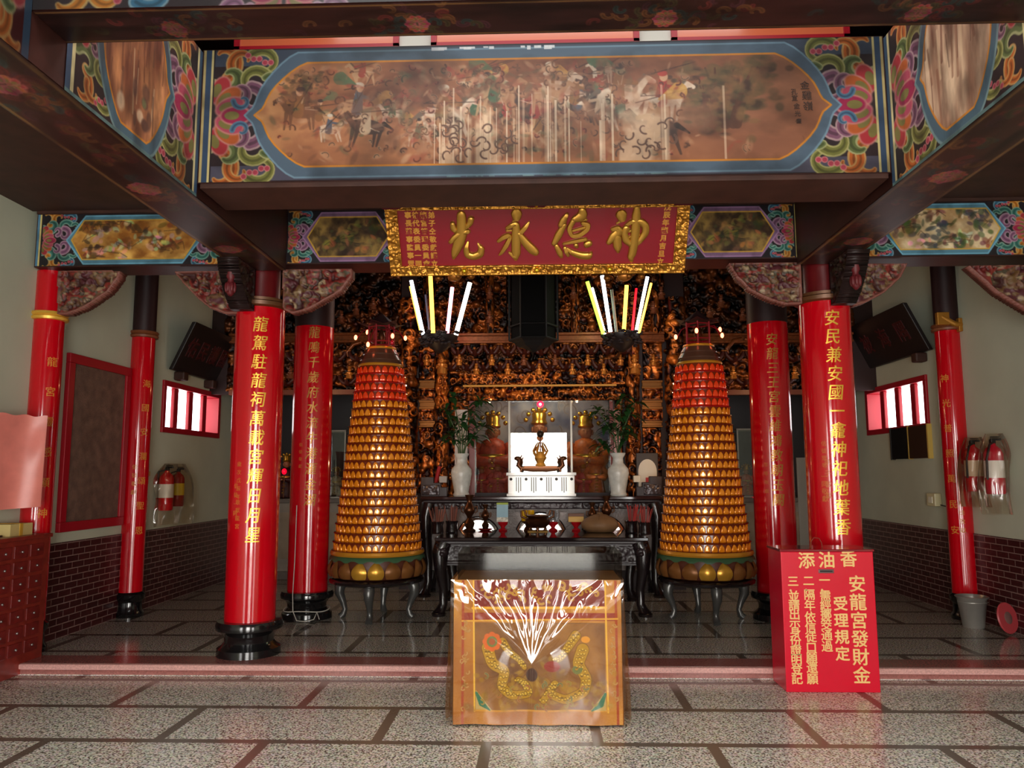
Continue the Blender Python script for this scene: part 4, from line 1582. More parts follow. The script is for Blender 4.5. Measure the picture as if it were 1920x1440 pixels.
MB().lathe([(.02, -.012), (.15, -.012), (.158, 0), (.15, .012), (.02, .012)], n=36, M=M).build('seat_disc', mat('dusty_red_plastic', (176, 62, 66), .4), dk, smooth=40)
MB().lathe([(.01, .0125), (.06, .0135), (.062, .012)], n=24, M=M).build('printed_emblem', mat('worn_print', (120, 84, 78), .5), dk, smooth=40)

# ------------------------------------------------------------------ donation box
db = thing('donation_box', 'red donation box with gold rules lettered on its front, standing before the right column', 'donation box', (2.33, 6.7, FL))
BR_ = mat('box_red', (206, 6, 42), .22, coat=.2)
x0, x1, y0, y1, zt = 1.955, 2.70, 6.45, 6.80, 1.035
MB().box(x0, x1, y0, y1, FL, zt - .02).build('body', BR_, db, world=True, bevel=.006)
MB().box(x0 - .008, x1 + .008, y0 - .008, y1 + .01, zt - .02, zt).build('lid', mat('box_dark_red', (120, 10, 24), .15, coat=.4), db, world=True, bevel=.004)
c = at(1549, 1071, 6.448)
MB().box(c.x - .062, c.x + .062, 6.444, 6.452, c.z - .016, c.z + .016).build('slot_plate', mat('grey_steel', (110, 84, 84), .35, metal=.6), db, world=True, bevel=.003)
MB().box(c.x - .05, c.x + .05, 6.4425, 6.449, c.z - .006, c.z + .006).build('slot', mat('slot_black', (20, 10, 10), .6), db, world=True)
lm = MB()
YF = 6.447


def bwrite(ch, px, py, sz, bold=.0015):
    write(lm, ch, sz, at(px, py, YF), (1, 0, 0), (0, 0, 1), (0, -1, 0), depth=.003, fat=bold)


for ch, px, py in (('添', 1512, 1051), ('油', 1550, 1050), ('香', 1591, 1048)):
    bwrite(ch, px, py, .138, .0025)
for i, ch in enumerate('安龍宮發財金'):
    bwrite(ch, 1607 + 1.8 * i, 1095 + 34.3 * i, .140, .0022)
for i, ch in enumerate('受理規定'):
    bwrite(ch, 1576 + 1.3 * i, 1132 + 31.3 * i, .118, .0025)
for wd, px, dx, ys in (('一．需經擲筊通過', 1546, .7, (1088, 1100, 1117, 1134, 1152, 1171, 1191, 1212)),
                       ('二．隔年依信徒口願還願', 1516, .75, (1089, 1100, 1115, 1135, 1157, 1176, 1194, 1214, 1233, 1252, 1273)),
                       ('三．並請出示身份證明登記', 1487, .7, (1090, 1101, 1118, 1136, 1152, 1168, 1185, 1202, 1219, 1236, 1254, 1273))):
    for i, ch in enumerate(wd):
        bwrite(ch, px + dx * i, ys[i], .092, .0015)
lm.build('gold_lettering', mat('pale_gold_vinyl', (232, 190, 120), .4), db, world=True)
c = at(1530, 1028, 6.62)
MB().tube([(c.x - .05, 6.6, zt), (c.x - .045, 6.6, zt + .05), (c.x - .02, 6.6, zt + .08), (c.x + .02, 6.6, zt + .075), (c.x + .04, 6.6, zt + .04), (c.x + .045, 6.6, zt)], .004, 6).build('wire_loop', mat('copper_wire', (176, 90, 70), .35, metal=.6), db, smooth=60, world=True)

# ------------------------------------------------------------------ drawer cabinet and things on it
cb = thing('drawer_cabinet', 'red-brown wooden cabinet of small drawers against the left wall', 'cabinet', (-4.77, 6.5, FL))
CW = mat('red_brown_wood', (126, 40, 30), .35, noise=.22, nscale=12)
MB().box(-4.94, -4.60, 5.3, 7.15, FL, 1.08).build('carcass', CW, cb, world=True)
MB().box(-4.945, -4.575, 5.27, 7.17, 1.08, 1.115).build('top_board', CW, cb, world=True, bevel=.006)
ncol, nrow = 8, 7
for i in range(ncol):
    for j in range(nrow):
        ya, yb = 5.36 + 1.72 * i / ncol, 5.36 + 1.72 * (i + 1) / ncol
        za, zb_ = .07 + .98 * j / nrow, .07 + .98 * (j + 1) / nrow
        if yb < 6.35:
            continue
        dr = MB().box(-4.61, -4.588, ya + .018, yb - .018, za + .016, zb_ - .016).build('drawer', mat('drawer_front_wood', (112, 30, 26), .35, noise=.25, nscale=14), cb, world=True, bevel=.004)
        MB().ball((-4.58, (ya + yb) / 2, (za + zb_) / 2), .012, .012, .012, 8, 6).build('knob', mat('grey_steel_knob', (150, 140, 136), .3, metal=.8), dr, smooth=60, world=True)
# pink notice paper on a leaning board
nt_ = thing('notice_paper', 'pink paper notice standing curled on the drawer cabinet at the left edge', 'notice', (-4.75, 6.45, 1.115))
n, m_ = 40, 30
vs, fs = [], []
TL, TR, BL_, BRR = at(-45, 772, 6.45), at(89, 781, 6.9), at(-45, 960, 6.45), at(76, 950, 6.9)
for th in (0, .004):
    for i in range(m_):
        v = i / (m_ - 1)
        for j in range(n):
            u = j / (n - 1)
            p = (TL * (1 - u) + TR * u) * (1 - v) + (BL_ * (1 - u) + BRR * u) * v
            wav = .03 * math.sin(u * 7 + v * 1.2) + .012 * math.sin(v * 9 + u * 4) * (1 - v)
            p = p + Vector((wav * .6, -wav, .008 * math.sin(u * 21) * (1 if v < .1 else 0)))
            vs.append((p.x, p.y + th, p.z))
o_ = n * m_
for i in range(m_ - 1):
    for j in range(n - 1):
        q = i * n + j
        fs.append((q, q + n, q + n + 1, q + 1))
        fs.append((q + o_, q + 1 + o_, q + n + 1 + o_, q + n + o_))
MB().add(vs, fs).build('paper_sheet', mat('pink_paper', (216, 124, 112), .32, noise=.1, nscale=7, spec=.6), nt_, smooth=60, world=True)
MB().tube([(-4.86, 6.55, 1.115), (-4.86, 6.6, 2.0)], .012, 8).tube([(-4.86, 6.25, 1.115), (-4.86, 6.3, 2.0)], .012, 8).box(-4.92, -4.72, 6.15, 6.68, 1.115, 1.13).build('stand', WOOD, nt_, world=True)
yb = thing('yellow_paper_stack', 'pale yellow paper stack on the drawer cabinet below the pink notice', 'paper stack', (-4.77, 6.85, 1.115))
MB().box(-4.88, -4.68, 6.72, 7.02, 1.115, 1.22).build('sheets', mat('pale_yellow_paper', (206, 184, 120), .6), yb, world=True)
MB().box(-4.885, -4.675, 6.84, 6.88, 1.1149, 1.224).build('paper_band', mat('yellow_band', (196, 150, 50), .6), yb, world=True)

# ------------------------------------------------------------------ front incense table under its cloth and plastic
FT0, FT1, FY0, FY1, FZ = -.625, .555, 5.56, 6.15, .905
tb = thing('cloth_covered_table', 'offering table in the foreground draped with a gold embroidered cloth', 'table', ((FT0 + FT1) / 2, 5.85, FL))
MB().box(FT0 + .02, FT1 - .02, FY0 + .02, FY1, .80, FZ - .004).build('table_top', WOOD, tb, world=True)
for x in (FT0 + .05, FT1 - .05):
    for y in (FY0 + .06, FY1 - .06):
        MB().box(x - .03, x + .03, y - .03, y + .03, FL, .80).build('leg', WOOD, tb, world=True)
w, h = 420, 350
cv = Canvas(w, h, (196, 128, 52))
wash(cv, np.ones((h, w), bool), 77, (170, 108, 40), (206, 150, 70), (4, 5))
sc = w / 328.0      # canvas units per photo pixel


def cx_(zx):
    return ((780 + zx / 3.43) - 842) * sc


def cy_(zy):
    return ((980 + zy / 3.43) - 1086) * sc * 1.02


cv.rect(cx_(340), cx_(1235), 0, cy_(545), (128, 40, 36))
cv.rect(cx_(270), cx_(1310), cy_(575), cy_(625), (150, 52, 36))
cv.rect(cx_(350), cx_(1225), cy_(640), cy_(1195), (140, 96, 52))
wash(cv, cv.mask([(cx_(355), cy_(645)), (cx_(1220), cy_(645)), (cx_(1220), cy_(1190)), (cx_(355), cy_(1190))]), 78, (112, 72, 40), (166, 118, 62), (4, 5))
for xa in (345, 1230):
    cv.line([(cx_(xa), 0), (cx_(xa + 8), cy_(1200))], 4, (240, 196, 70))
    cv.line([(cx_(xa + (-70 if xa < 700 else 70)), 0), (cx_(xa + (-72 if xa < 700 else 72)), h)], 6, (168, 70, 34))
cv.line([(cx_(340), cy_(545)), (cx_(1235), cy_(540))], 6, (238, 186, 60))
cv.line([(cx_(270), cy_(628)), (cx_(1310), cy_(612))], 4, (226, 176, 66))
cv.line([(cx_(350), cy_(1195)), (cx_(1235), cy_(1190))], 4, (214, 160, 60))
r3 = random.Random(9)
for k in range(34):
    x, y = r3.uniform(cx_(400), cx_(1180)), r3.uniform(12, cy_(500))
    cv.curl(x, y, r3.uniform(7, 13), r3.uniform(0, 6), r3.choice((-5, 5)), 3.5, (214, 158, 50), (240, 200, 110))
for k in range(40):
    cv.curl(r3.choice((cx_(290), cx_(1275))) + r3.uniform(-7, 7), r3.uniform(cy_(640), cy_(1190)), 6, r3.uniform(0, 6), 4, 2.2, (222, 180, 110), (200, 140, 70))


def dragon(pts, wid):
    P = []
    for i in range(len(pts) - 1):
        for t in np.linspace(0, 1, 10, endpoint=False):
            a, b = pts[i], pts[i + 1]
            P.append((a[0] + (b[0] - a[0]) * t, a[1] + (b[1] - a[1]) * t))
    for _ in range(8):
        P = [P[0]] + [((P[i - 1][0] + P[i][0] * 2 + P[i + 1][0]) / 4, (P[i - 1][1] + P[i][1] * 2 + P[i + 1][1]) / 4) for i in range(1, len(P) - 1)] + [P[-1]]
    cv.line(P, [wid * (1.2 - .6 * i / len(P)) + 3 for i in range(len(P))], (120, 84, 24))
    cv.line(P, [wid * (1.2 - .6 * i / len(P)) for i in range(len(P))], (186, 146, 36))
    for i in range(0, len(P), 3):
        for q in (-.3, 0, .3):
            cv.ell(P[i][0] + q * wid, P[i][1] + r3.uniform(-2, 2), 3.4, 3.0, (122, 92, 26))
            cv.ell(P[i][0] + q * wid, P[i][1] + r3.uniform(-2, 2), 2.3, 2.0, (228, 196, 80))


for k in range(120):   # gold couching over the lower field
    cv.ell(r3.gauss(cx_(790), 95), r3.gauss(cy_(1040), 34), r3.uniform(5, 16), r3.uniform(3, 9), r3.choice(((176, 140, 36), (150, 112, 36), (190, 156, 60), (128, 96, 40))), r3.uniform(0, 3), .5, .6)
dragon([(cx_(440), cy_(800)), (cx_(470), cy_(900)), (cx_(560), cy_(940)), (cx_(530), cy_(1040)), (cx_(600), cy_(1100)), (cx_(720), cy_(1090)), (cx_(690), cy_(1020)), (cx_(640), cy_(1000))], 24)
dragon([(cx_(1075), cy_(810)), (cx_(1040), cy_(900)), (cx_(1100), cy_(990)), (cx_(1080), cy_(1080)), (cx_(960), cy_(1130)), (cx_(840), cy_(1080)), (cx_(900), cy_(1010)), (cx_(800), cy_(1140))], 25)
dragon([(cx_(1030), cy_(720)), (cx_(980), cy_(790)), (cx_(930), cy_(860)), (cx_(880), cy_(880))], 20)
dragon([(cx_(540), cy_(760)), (cx_(590), cy_(830)), (cx_(650), cy_(870)), (cx_(690), cy_(930))], 17)
for k in range(8):
    a = 2 * PI * k / 8
    cv.ell(cx_(470) + 15 * math.cos(a), cy_(760) + 15 * math.sin(a), 9, 9, (224, 110, 44))
cv.ell(cx_(470), cy_(760), 13, 13, (110, 130, 70))
cv.ell(cx_(470), cy_(760), 8, 8, (170, 90, 50))
cv.ell(cx_(1095), cy_(745), 11, 8, (230, 160, 50))
cv.ell(cx_(870), cy_(915), 20, 13, (150, 46, 40))
cv.ell(cx_(735), cy_(970), 14, 16, (70, 40, 34))
for q in range(3):
    cv.curl(cx_(1030), cy_(930), 14 - 3 * q, 0, 5, 3, (120, 140, 80), (150, 150, 90))
cv.poly([(cx_(360), cy_(1065)), (cx_(470), cy_(1190)), (cx_(360), cy_(1190))], (196, 170, 110))
cv.line([(cx_(365), cy_(1085)), (cx_(400), cy_(1150)), (cx_(455), cy_(1190))], [6, 14, 3], (44, 116, 90))
cv.poly([(cx_(1225), cy_(1065)), (cx_(1120), cy_(1190)), (cx_(1225), cy_(1190))], (196, 170, 110))
cv.line([(cx_(1220), cy_(1085)), (cx_(1190), cy_(1150)), (cx_(1130), cy_(1190))], [6, 14, 3], (44, 116, 90))
for k in range(20):
    a = r3.uniform(0, 6.28)
    cv.curl(r3.uniform(cx_(380), cx_(1200)), r3.uniform(cy_(980), cy_(1180)), 8, a, 4, 3, r3.choice(((170, 150, 60), (190, 110, 60), (120, 130, 90))), (200, 170, 100))
u = np.linspace(0, 1, w)[None, :]
v = np.linspace(0, 1, h)[:, None]
P = np.zeros((h, w, 3))
P[..., 0] = FT0 + (FT1 - FT0) * u
P[..., 2] = FZ - (FZ - FL - .012) * v
P[..., 1] = FY0 - .012 * np.sin(u * 22 + v * 2) * v * .8
FAB = mat('embroidered_satin', rough=.5, attr=1, spec=.4)
cl_ = grid_obj('embroidered_cloth', P, cv.lin(), FAB, tb)
mb = MB()
k_ = 30
sv, sf = [], []
for sx in (FT0, FT1):
    o0 = len(sv)
    for i in range(k_):
        y = FY0 + (FY1 - FY0) * i / (k_ - 1)
        for z in (FL + .012, FZ):
            b_ = .014 * math.sin(i * 1.1) * (1 if z < .5 else 0)
            sv.append((sx + (b_ - .004 if sx == FT0 else .004 - b_), y, z))
    for i in range(k_ - 1):
        sf.append((o0 + 2 * i, o0 + 2 * i + 2, o0 + 2 * i + 3, o0 + 2 * i + 1))
mb.add(sv, sf).box(FT0 - .003, FT1 + .003, FY0 - .002, FY1, FZ - .003, FZ)
mb.build('cloth_sides', mat('amber_satin', (176, 118, 48), .5, noise=.12), tb, smooth=50, world=True)

# plastic film: bulges out towards a gathered point, with folds fanning up to the table edge
Cg = at(997, 1243, 5.5)
w, h = 340, 300
xs = np.linspace(FT0 - .02, FT1 + .02, w)[None, :]
zs = np.linspace(FZ + .006, FL + .02, h)[:, None]
dx = xs - Cg.x
dz = zs - Cg.z
R = np.hypot(dx, dz) + 1e-4
th = np.arctan2(dx, dz)
top = FZ - Cg.z
Rt = np.clip(top / np.clip(np.cos(th), .35, 1), 0, 1.1)
fan = np.clip((1.10 - np.abs(th)) / .5, 0, 1)
fan = fan * fan * (3 - 2 * fan)
base = .084 * (fan * np.clip(1 - R / Rt, 0, 1) + (1 - fan) * np.exp(-(R / .16) ** 1.2))
nz = fnoise(h, w, (3, 5), 5, 3) - .5
nz2 = fnoise(h, w, (6, 9), 6, 3) - .5
fold = .022 * R * np.clip(R / .3, .15, 1) * np.cos(th * 15 + nz * 5 + .6 * R) + .010 * R * np.clip((R - .2) / .2, 0, 1) * np.cos(th * 34 + nz2 * 7)
below = 0
crease = .006 * np.exp(-((dx + .04 * (-dz)) / .008) ** 2) * (dz < 0)
D = base + fold * fan + below + crease + .004 * nz * (1 - fan) + .0015 * nz2
D += .004
D = np.maximum(D, .001)
P = np.zeros((h, w, 3))
P[..., 0] = xs + 0 * zs
P[..., 2] = zs + 0 * xs
P[..., 1] = FY0 - .014 - D
fl = thing('plastic_cover', 'clear plastic film over the embroidered cloth, creases fanning up from one point', 'plastic cover', ((FT0 + FT1) / 2, 5.7, FL + .02))
grid_obj('front_film', P, None, FILM, fl)
sv, sf = [], []
for sx, s_ in ((FT0 - .02, -1), (FT1 + .02, 1)):
    o0 = len(sv)
    for i in range(24):
        y = FY0 - .014 + (FY1 - FY0) * i / 23
        for j in range(12):
            v_ = j / 11
            b_ = .03 * math.sin(v_ * 3 + i * .4) * (1 - v_) + .02 * math.sin(i * .9) * (1 - v_)
            sv.append((sx + s_ * abs(b_), y, FL + .03 + (FZ + .006 - FL - .03) * v_))
    for i in range(23):
        for j in range(11):
            q = o0 + i * 12 + j
            sf.append((q, q + 12, q + 13, q + 1))
MB().add(sv, sf).build('side_film', FILM, fl, smooth=60, world=True)

ac = thing('acrylic_guard', 'clear acrylic guard box standing on the cloth covered table', 'acrylic guard', (0, 5.8, FZ))
ax0, ax1, ay0, ay1, az1 = -.60, .57, 5.58, 6.10, 1.085
for nm, q in (('front_pane', (ax0, ax1, ay0, ay0 + .005, FZ, az1)), ('back_pane', (ax0, ax1, ay1 - .005, ay1, FZ, az1)), ('side_pane', (ax0, ax0 + .005, ay0 + .005, ay1 - .005, FZ, az1)), ('side_pane', (ax1 - .005, ax1, ay0 + .005, ay1 - .005, FZ, az1)), ('top_pane', (ax0, ax1, ay0, ay1, az1, az1 + .005))):
    MB().box(*q).build(nm, ACRYL, ac, world=True)


# ------------------------------------------------------------------ offering table (low) and altar table (high)
def cabriole(mb, x, y, h, sx, sy, s=.068):
    pts = [(x, y, h), (x + sx * .035, y + sy * .03, h * .86), (x + sx * .03, y + sy * .025, h * .62), (x - sx * .005, y, h * .36), (x - sx * .005, y, h * .16), (x + sx * .03, y + sy * .02, h * .06), (x + sx * .05, y + sy * .04, 0.015)]
    mb.tube(pts, [s * 1.5, s * 1.45, s * 1.1, s * .8, s * .75, s * .95, s * 1.1], 12)
    mb.lathe([(s * 1.2, 0), (s * 1.25, .03), (s * .9, .05)], (x + sx * .045, y + sy * .035, 0), 12)
    return mb


DARKREL = mat('dark_carved_wood', (44, 33, 36), .38, coat=.15)
OT = thing('offering_table', 'long low black offering table with a polished top in front of the altar', 'table', (0, 9.8, 0))
ox0, ox1 = at(815, 1008, 9.15).x, at(1216, 1008, 9.15).x
MB().box(ox0, ox1, 9.15, 10.45, .868, .91).build('table_top', mat('polished_black_top', (34, 24, 26), .07, coat=.6), OT, world=True, bevel=.008)
MB().box(ox0 + .04, ox1 - .04, 9.19, 10.4, .83, .868).build('moulding', DARKREL, OT, world=True, bevel=.01)
relief('carved_apron', ox0 + .10, ox1 - .10, .60, .83, 9.24, .02, (3, 26), 201, DARKREL, OT, res=.014, colf=lambda H, s: np.ones(H.shape + (3,)) * .02, frame=.02)
MB().box(ox0 + .08, ox1 - .08, 9.245, 9.27, .58, .85).box(ox0 + .08, ox1 - .08, 10.3, 10.33, .5, .85).build('apron_board', DARKREL, OT, world=True)
for x, sx in ((ox0 + .09, -1), (ox1 - .09, 1)):
    for y, sy in ((9.26, -1), (10.33, 1)):
        cabriole(MB(), x, y, .84, sx, sy).build('leg', BLACKL, OT, smooth=50, world=True)
    mb = MB()
    M = Matrix.Translation((x, 9.18, .74))
    mb.ball((0, 0, 0), .06, .05, .065, 12, 8, M).ball((0, -.045, -.02), .032, .035, .028, 10, 6, M).ball((-.03, -.04, .035), .014, .014, .014, 8, 6, M).ball((.03, -.04, .035), .014, .014, .014, 8, 6, M)
    for k in (-1, 1):
        mb.tube([(x + k * .04, 9.17, .79), (x + k * .07, 9.16, .82), (x + k * .055, 9.15, .84)], [.012, .01, .004], 6)
    mb.build('carved_beast_head', DARKREL, OT, smooth=60, world=True)

YA = 10.55
AT = thing('altar_table', 'high black altar table with stepped scroll ends and three silver oval panels', 'table', (0, 10.9, 0))
ax0, ax1 = at(788, 930, YA).x, at(1243, 930, YA).x
ZA = at(1000, 931, YA).z
MB().box(ax0, ax1, YA, 11.2, ZA - .045, ZA).build('table_top', mat('polished_altar_top', (52, 34, 34), .1, coat=.5), AT, world=True, bevel=.008)
MB().box(ax0 + .03, ax1 - .03, YA + .03, 11.18, ZA - .085, ZA - .045).build('moulding', DARKREL, AT, world=True, bevel=.012)
relief('carved_frieze', ax0 + .05, ax1 - .05, ZA - .17, ZA - .085, YA + .07, .018, (2, 46), 207, DARKREL, AT, res=.012, colf=lambda H, s: np.ones(H.shape + (3,)) * .02)
GREYP = mat('grey_carved_panel', (128, 118, 114), .35, noise=.15, bump=.3, bscale=40)
MB().box(ax0 + .08, ax1 - .08, YA + .12, YA + .15, .35, ZA - .08).build('back_panel', GREYP, AT, world=True)
SILV = mat('embossed_silver', (236, 234, 230), .14, metal=.95)
for px, rx in ((897, 38), (1014, 46), (1131, 40)):
    c = at(px, 1003, YA + .11)
    r = rx * .00745
    vs, fs = [], []
    na, nr = 40, 12
    yaw = -.057 * (1 if c.x > .3 else -1 if c.x < -.3 else 0)
    for i in range(nr + 1):
        q = i / nr
        for j in range(na):
            a = 2 * PI * j / na
            bump = .006 * (math.sin(a * 8 + q * 9) * math.sin(q * 11)) * (1 if q < .9 else 0)
            zz = r * .95 * q * math.sin(a)
            vs.append((c.x + r * q * math.cos(a), YA + .085 - .012 * (q < .93) + bump * .04 + .066 * zz + yaw * r * q * math.cos(a), c.z - .03 + zz))
    for i in range(nr):
        for j in range(na):
            k = (j + 1) % na
            fs.append((i * na + j, (i + 1) * na + j, (i + 1) * na + k, i * na + k))
    MB().add(vs, fs).build('silver_panel', SILV, AT, smooth=60, world=True)
    mb = MB().tube([(c.x + r * 1.03 * math.cos(a), YA + .10, c.z - .03 + r * .98 * math.sin(a)) for a in np.linspace(0, 2 * PI, 40)], .010, 6, cap=False)
    mb.build('panel_rim', BLACKL, AT, smooth=60, world=True)
for sx, px0, px1 in ((-1, 788, 846), (1, 1243, 1186)):
    xo, xi = at(px0, 930, YA).x, at(px1, 930, YA).x
    st_ = [(0, 0), (0, .27), (.42, .27), (.42, .19), (.66, .19), (.66, .13), (.86, .13), (.86, 0)]
    pl_ = [(xo + (xi - xo) * u, ZA + v) for u, v in st_]
    MB().prism(pl_, YA + .02, YA + .12, lambda u, v, d: (u, d, v)).build('stepped_end', DARKREL, AT, world=True, bevel=.008)
    xa, xb = sorted((xo + (xi - xo) * .05, xo + (xi - xo) * .62))
    relief('end_scroll_carving', xa, xb, ZA + .02, ZA + .16, YA + .02, .02, (3, 4), 211 + sx, mat('silvered_carving', (72, 66, 70), .3, metal=.3), AT, colf=lambda H, s: np.ones(H.shape + (3,)) * .2)
    for y, sy in ((YA + .12, -1), (11.12, 1)):
        cabriole(MB(), xo - sx * .10, y, ZA - .1, sx, sy, .075).build('leg', BLACKL, AT, smooth=50, world=True)


def lathe_thing(name, label, cat, x, y, z, prof, m, group=None, n=28):
    o = MB().lathe(prof, n=n).build(name, m, smooth=40, loc=None)
    o.location = (x, y, z)
    return tag(o, label, cat, group)


YO = 10.25
ZO = .911


def X(px, Y=YO):
    return at(px, 990, Y).x


# bronze candle vases
def candle_vase(lab, px, h, y):
    s = h
    prof = [(.02, 0), (.17 * s, 0), (.18 * s, .03 * s), (.10 * s, .07 * s), (.13 * s, .14 * s), (.15 * s, .22 * s), (.10 * s, .30 * s), (.06 * s, .36 * s), (.08 * s, .42 * s), (.15 * s, .52 * s), (.165 * s, .60 * s), (.12 * s, .70 * s), (.07 * s, .78 * s), (.07 * s, .86 * s), (.12 * s, .97 * s), (.125 * s, s), (.09 * s, .985 * s), (.03, .9 * s)]
    t = thing('bronze_vase', lab, 'vase', (X(px, y), y, ZO), 'bronze vases on the offering table')
    MB().lathe(prof, n=28).build('vase_body', BRONZE, t, smooth=40)
    for k in (-1, 1):
        MB().tube([(k * .12 * s, 0, .66 * s), (k * .22 * s, 0, .68 * s), (k * .22 * s, 0, .54 * s), (k * .15 * s, 0, .50 * s)], .012 * s + .003, 8).build('side_handle', BRONZE, t, smooth=60)
    return t


candle_vase('tall bronze vase at the left of the offering table', 880, .47, 10.2)
candle_vase('short bronze vase on a red dish, left half of the offering table', 910, .34, 10.3)
candle_vase('tall bronze vase behind the brown cloth bundle', 1138, .45, 10.36)
candle_vase('short bronze vase left of the tall one, behind the brown cloth bundle', 1111, .36, 10.38)
REDPL = mat('red_gloss_plastic', (186, 20, 30), .2, coat=.3)
lathe_thing('red_dish', 'shallow red dish holding the short bronze vase', 'dish', X(910, 10.3), 10.3, ZO, [(.02, 0), (.06, 0), (.10, .018), (.105, .022), (.07, .01)], REDPL)


def stem_cup(lab, px, y=YO):
    return lathe_thing('red_stem_cup', lab, 'cup', X(px, y), y, ZO, [(.015, 0), (.055, 0), (.06, .012), (.025, .035), (.035, .06), (.062, .085), (.07, .115), (.055, .108), (.015, .10)], REDPL, 'red stem cups on the offering table')


stem_cup('red stem cup under the pale blue card', 943)
stem_cup('red stem cup carrying two clear cups', 1037)
stem_cup('red stem cup carrying the brown and yellow box', 1080)
t = thing('greeting_card', 'pale blue card with green top edge standing on a red cup', 'card', (X(942), YO, ZO + .115))
M = Matrix.Translation((0, 0, 0))
MB().box(-.075, .075, -.004, .004, 0, .25).build('card_sheet', mat('pale_blue_card', (158, 196, 212), .5, noise=.08), t)
MB().box(-.0755, .0755, -.0045, .0045, .225, .2505).build('green_band', mat('lime_band', (170, 190, 60), .5), t)
MB().box(-.0752, .0752, -.005, .003, .0, .06).build('white_print', mat('white_print', (220, 216, 200), .5, noise=.5, nscale=30), t)
for lab, px in (('clear cup on the red stem cup, the left of the pair', 1031), ('clear cup on the red stem cup, the right of the pair', 1044)):
    lathe_thing('clear_cup', lab, 'cup', X(px), YO, ZO + .116, [(.01, 0), (.036, 0), (.042, .08), (.046, .15), (.043, .15), (.038, .08), (.01, .006)], mat('frosted_clear_plastic', (206, 208, 212), .1, trans=.7), 'clear cups')
for lab, px in (('yellow tea cup left of the bronze censer, the left of the pair', 983), ('yellow tea cup left of the bronze censer, the right of the pair', 996)):
    lathe_thing('yellow_cup', lab, 'cup', X(px, 10.36), 10.36, ZO + .12, [(.01, 0), (.034, 0), (.042, .04), (.044, .14), (.040, .14), (.03, .03), (.01, .01)], mat('yellow_liquor', (222, 168, 20), .15, coat=.4), 'yellow cups')
lathe_thing('bronze_cup_stand', 'dark bronze stand under the two yellow cups', 'cup stand', X(990, 10.36), 10.36, ZO, [(.02, 0), (.06, 0), (.05, .03), (.03, .05), (.045, .08), (.085, .105), (.088, .12), (.02, .12)], BRONZE)
t = thing('paper_box', 'brown and yellow paper box on a red stem cup', 'box', (X(1080), YO, ZO + .115))
MB().box(-.10, .10, -.05, .05, 0, .07).build('yellow_sleeve', mat('yellow_card', (226, 180, 90), .5), t, bevel=.003)
MB().box(-.102, .102, -.048, .052, .07, .108).build('brown_lid', mat('brown_card', (120, 76, 50), .5), t, bevel=.003)
t = thing('bronze_censer', 'round dark bronze censer in the middle of the offering table', 'censer', (X(1008, 10.1), 10.1, ZO + .012))
MB().lathe([(.03, .03), (.10, .035), (.155, .08), (.165, .12), (.14, .155), (.12, .165), (.15, .185), (.16, .195), (.15, .20), (.11, .17), (.03, .165)], n=32).build('bowl', BRONZE, t, smooth=40)
for k in range(3):
    a = 2 * PI * k / 3 - PI / 2
    MB().tube([(.10 * math.cos(a), .10 * math.sin(a), .06), (.12 * math.cos(a), .12 * math.sin(a), .02), (.115 * math.cos(a), .115 * math.sin(a), 0)], [.025, .02, .022], 8).build('foot', BRONZE, t, smooth=60)
for k in (-1, 1):
    MB().tube([(k * .14, 0, .15), (k * .21, 0, .18), (k * .215, 0, .25), (k * .17, 0, .26), (k * .15, 0, .20)], .014, 8).build('ear_handle', BRONZE, t, smooth=60)
cl2 = MB().box(-.13, .13, -.08, .08, 0, .010).build('yellow_cloth', mat('yellow_cloth', (206, 160, 80), .8, noise=.15), bevel=.004)
cl2.location = (X(1008, 10.1), 10.1, ZO)
tag(cl2, 'small yellow cloth under the bronze censer', 'cloth')
t = thing('cloth_bundle', 'brown cloth-wrapped round bundle at the right of the offering table', 'bundle', (X(1125, 10.0), 10.0, ZO))
vs = []
o = MB().lathe([(.02, 0), (.17, .005), (.235, .06), (.24, .11), (.19, .17), (.09, .215), (.02, .225)], n=40)
r5 = random.Random(4)
o.v = [(p[0] * (1 + .03 * math.sin(9 * math.atan2(p[1], p[0])) * p[2] * 5), p[1] * .8, p[2]) for p in o.v]
o.build('wrapped_body', mat('brown_wrapping_cloth', (134, 98, 64), .6, noise=.15), t, smooth=60)
mb = MB()
for k in range(6):
    a = 2 * PI * k / 6 + .4
    mb.tube([(0, 0, .225), (.09 * math.cos(a), .07 * math.sin(a), .212), (.19 * math.cos(a), .15 * math.sin(a), .165), (.235 * math.cos(a), .185 * math.sin(a), .09)], [.012, .010, .008, .004], 6)
mb.ball((0, 0, .235), .04, .03, .02, 10, 6)
mb.build('gathered_folds', mat('brown_wrapping_fold', (116, 82, 52), .6), t, smooth=60)


def stick_holder(lab, px, py, Y, col, n, seed, h=.33, jar=True):
    x = at(px, py, Y).x
    t = thing('incense_holder', lab, 'incense sticks', (x, Y, ZO), 'stick holders at the table ends')
    MB().lathe([(.03, 0), (.075, 0), (.08, .02), (.07, .10), (.085, .15), (.078, .15), (.06, .10), (.05, .02)], n=24).build('jar', BLACKL, t, smooth=40)
    rr = random.Random(seed)
    for k in range(n):
        a, q = rr.uniform(0, 6.28), rr.uniform(0, .055)
        b = rr.uniform(.6, 1.9)
        p0, p1 = (q * math.cos(a) * .6, q * math.sin(a) * .6, .02), (q * math.cos(a) * b * 1.6, q * math.sin(a) * b * 1.2, h * rr.uniform(.86, 1.05))
        MB().tube([p0, p1], rr.uniform(.004, .007), 5).build('incense_stick', mat('sticks_%d_%d' % (col[0], k % 3), tuple(v * (.8 + .2 * (k % 3)) for v in col), .6), t)
    return t


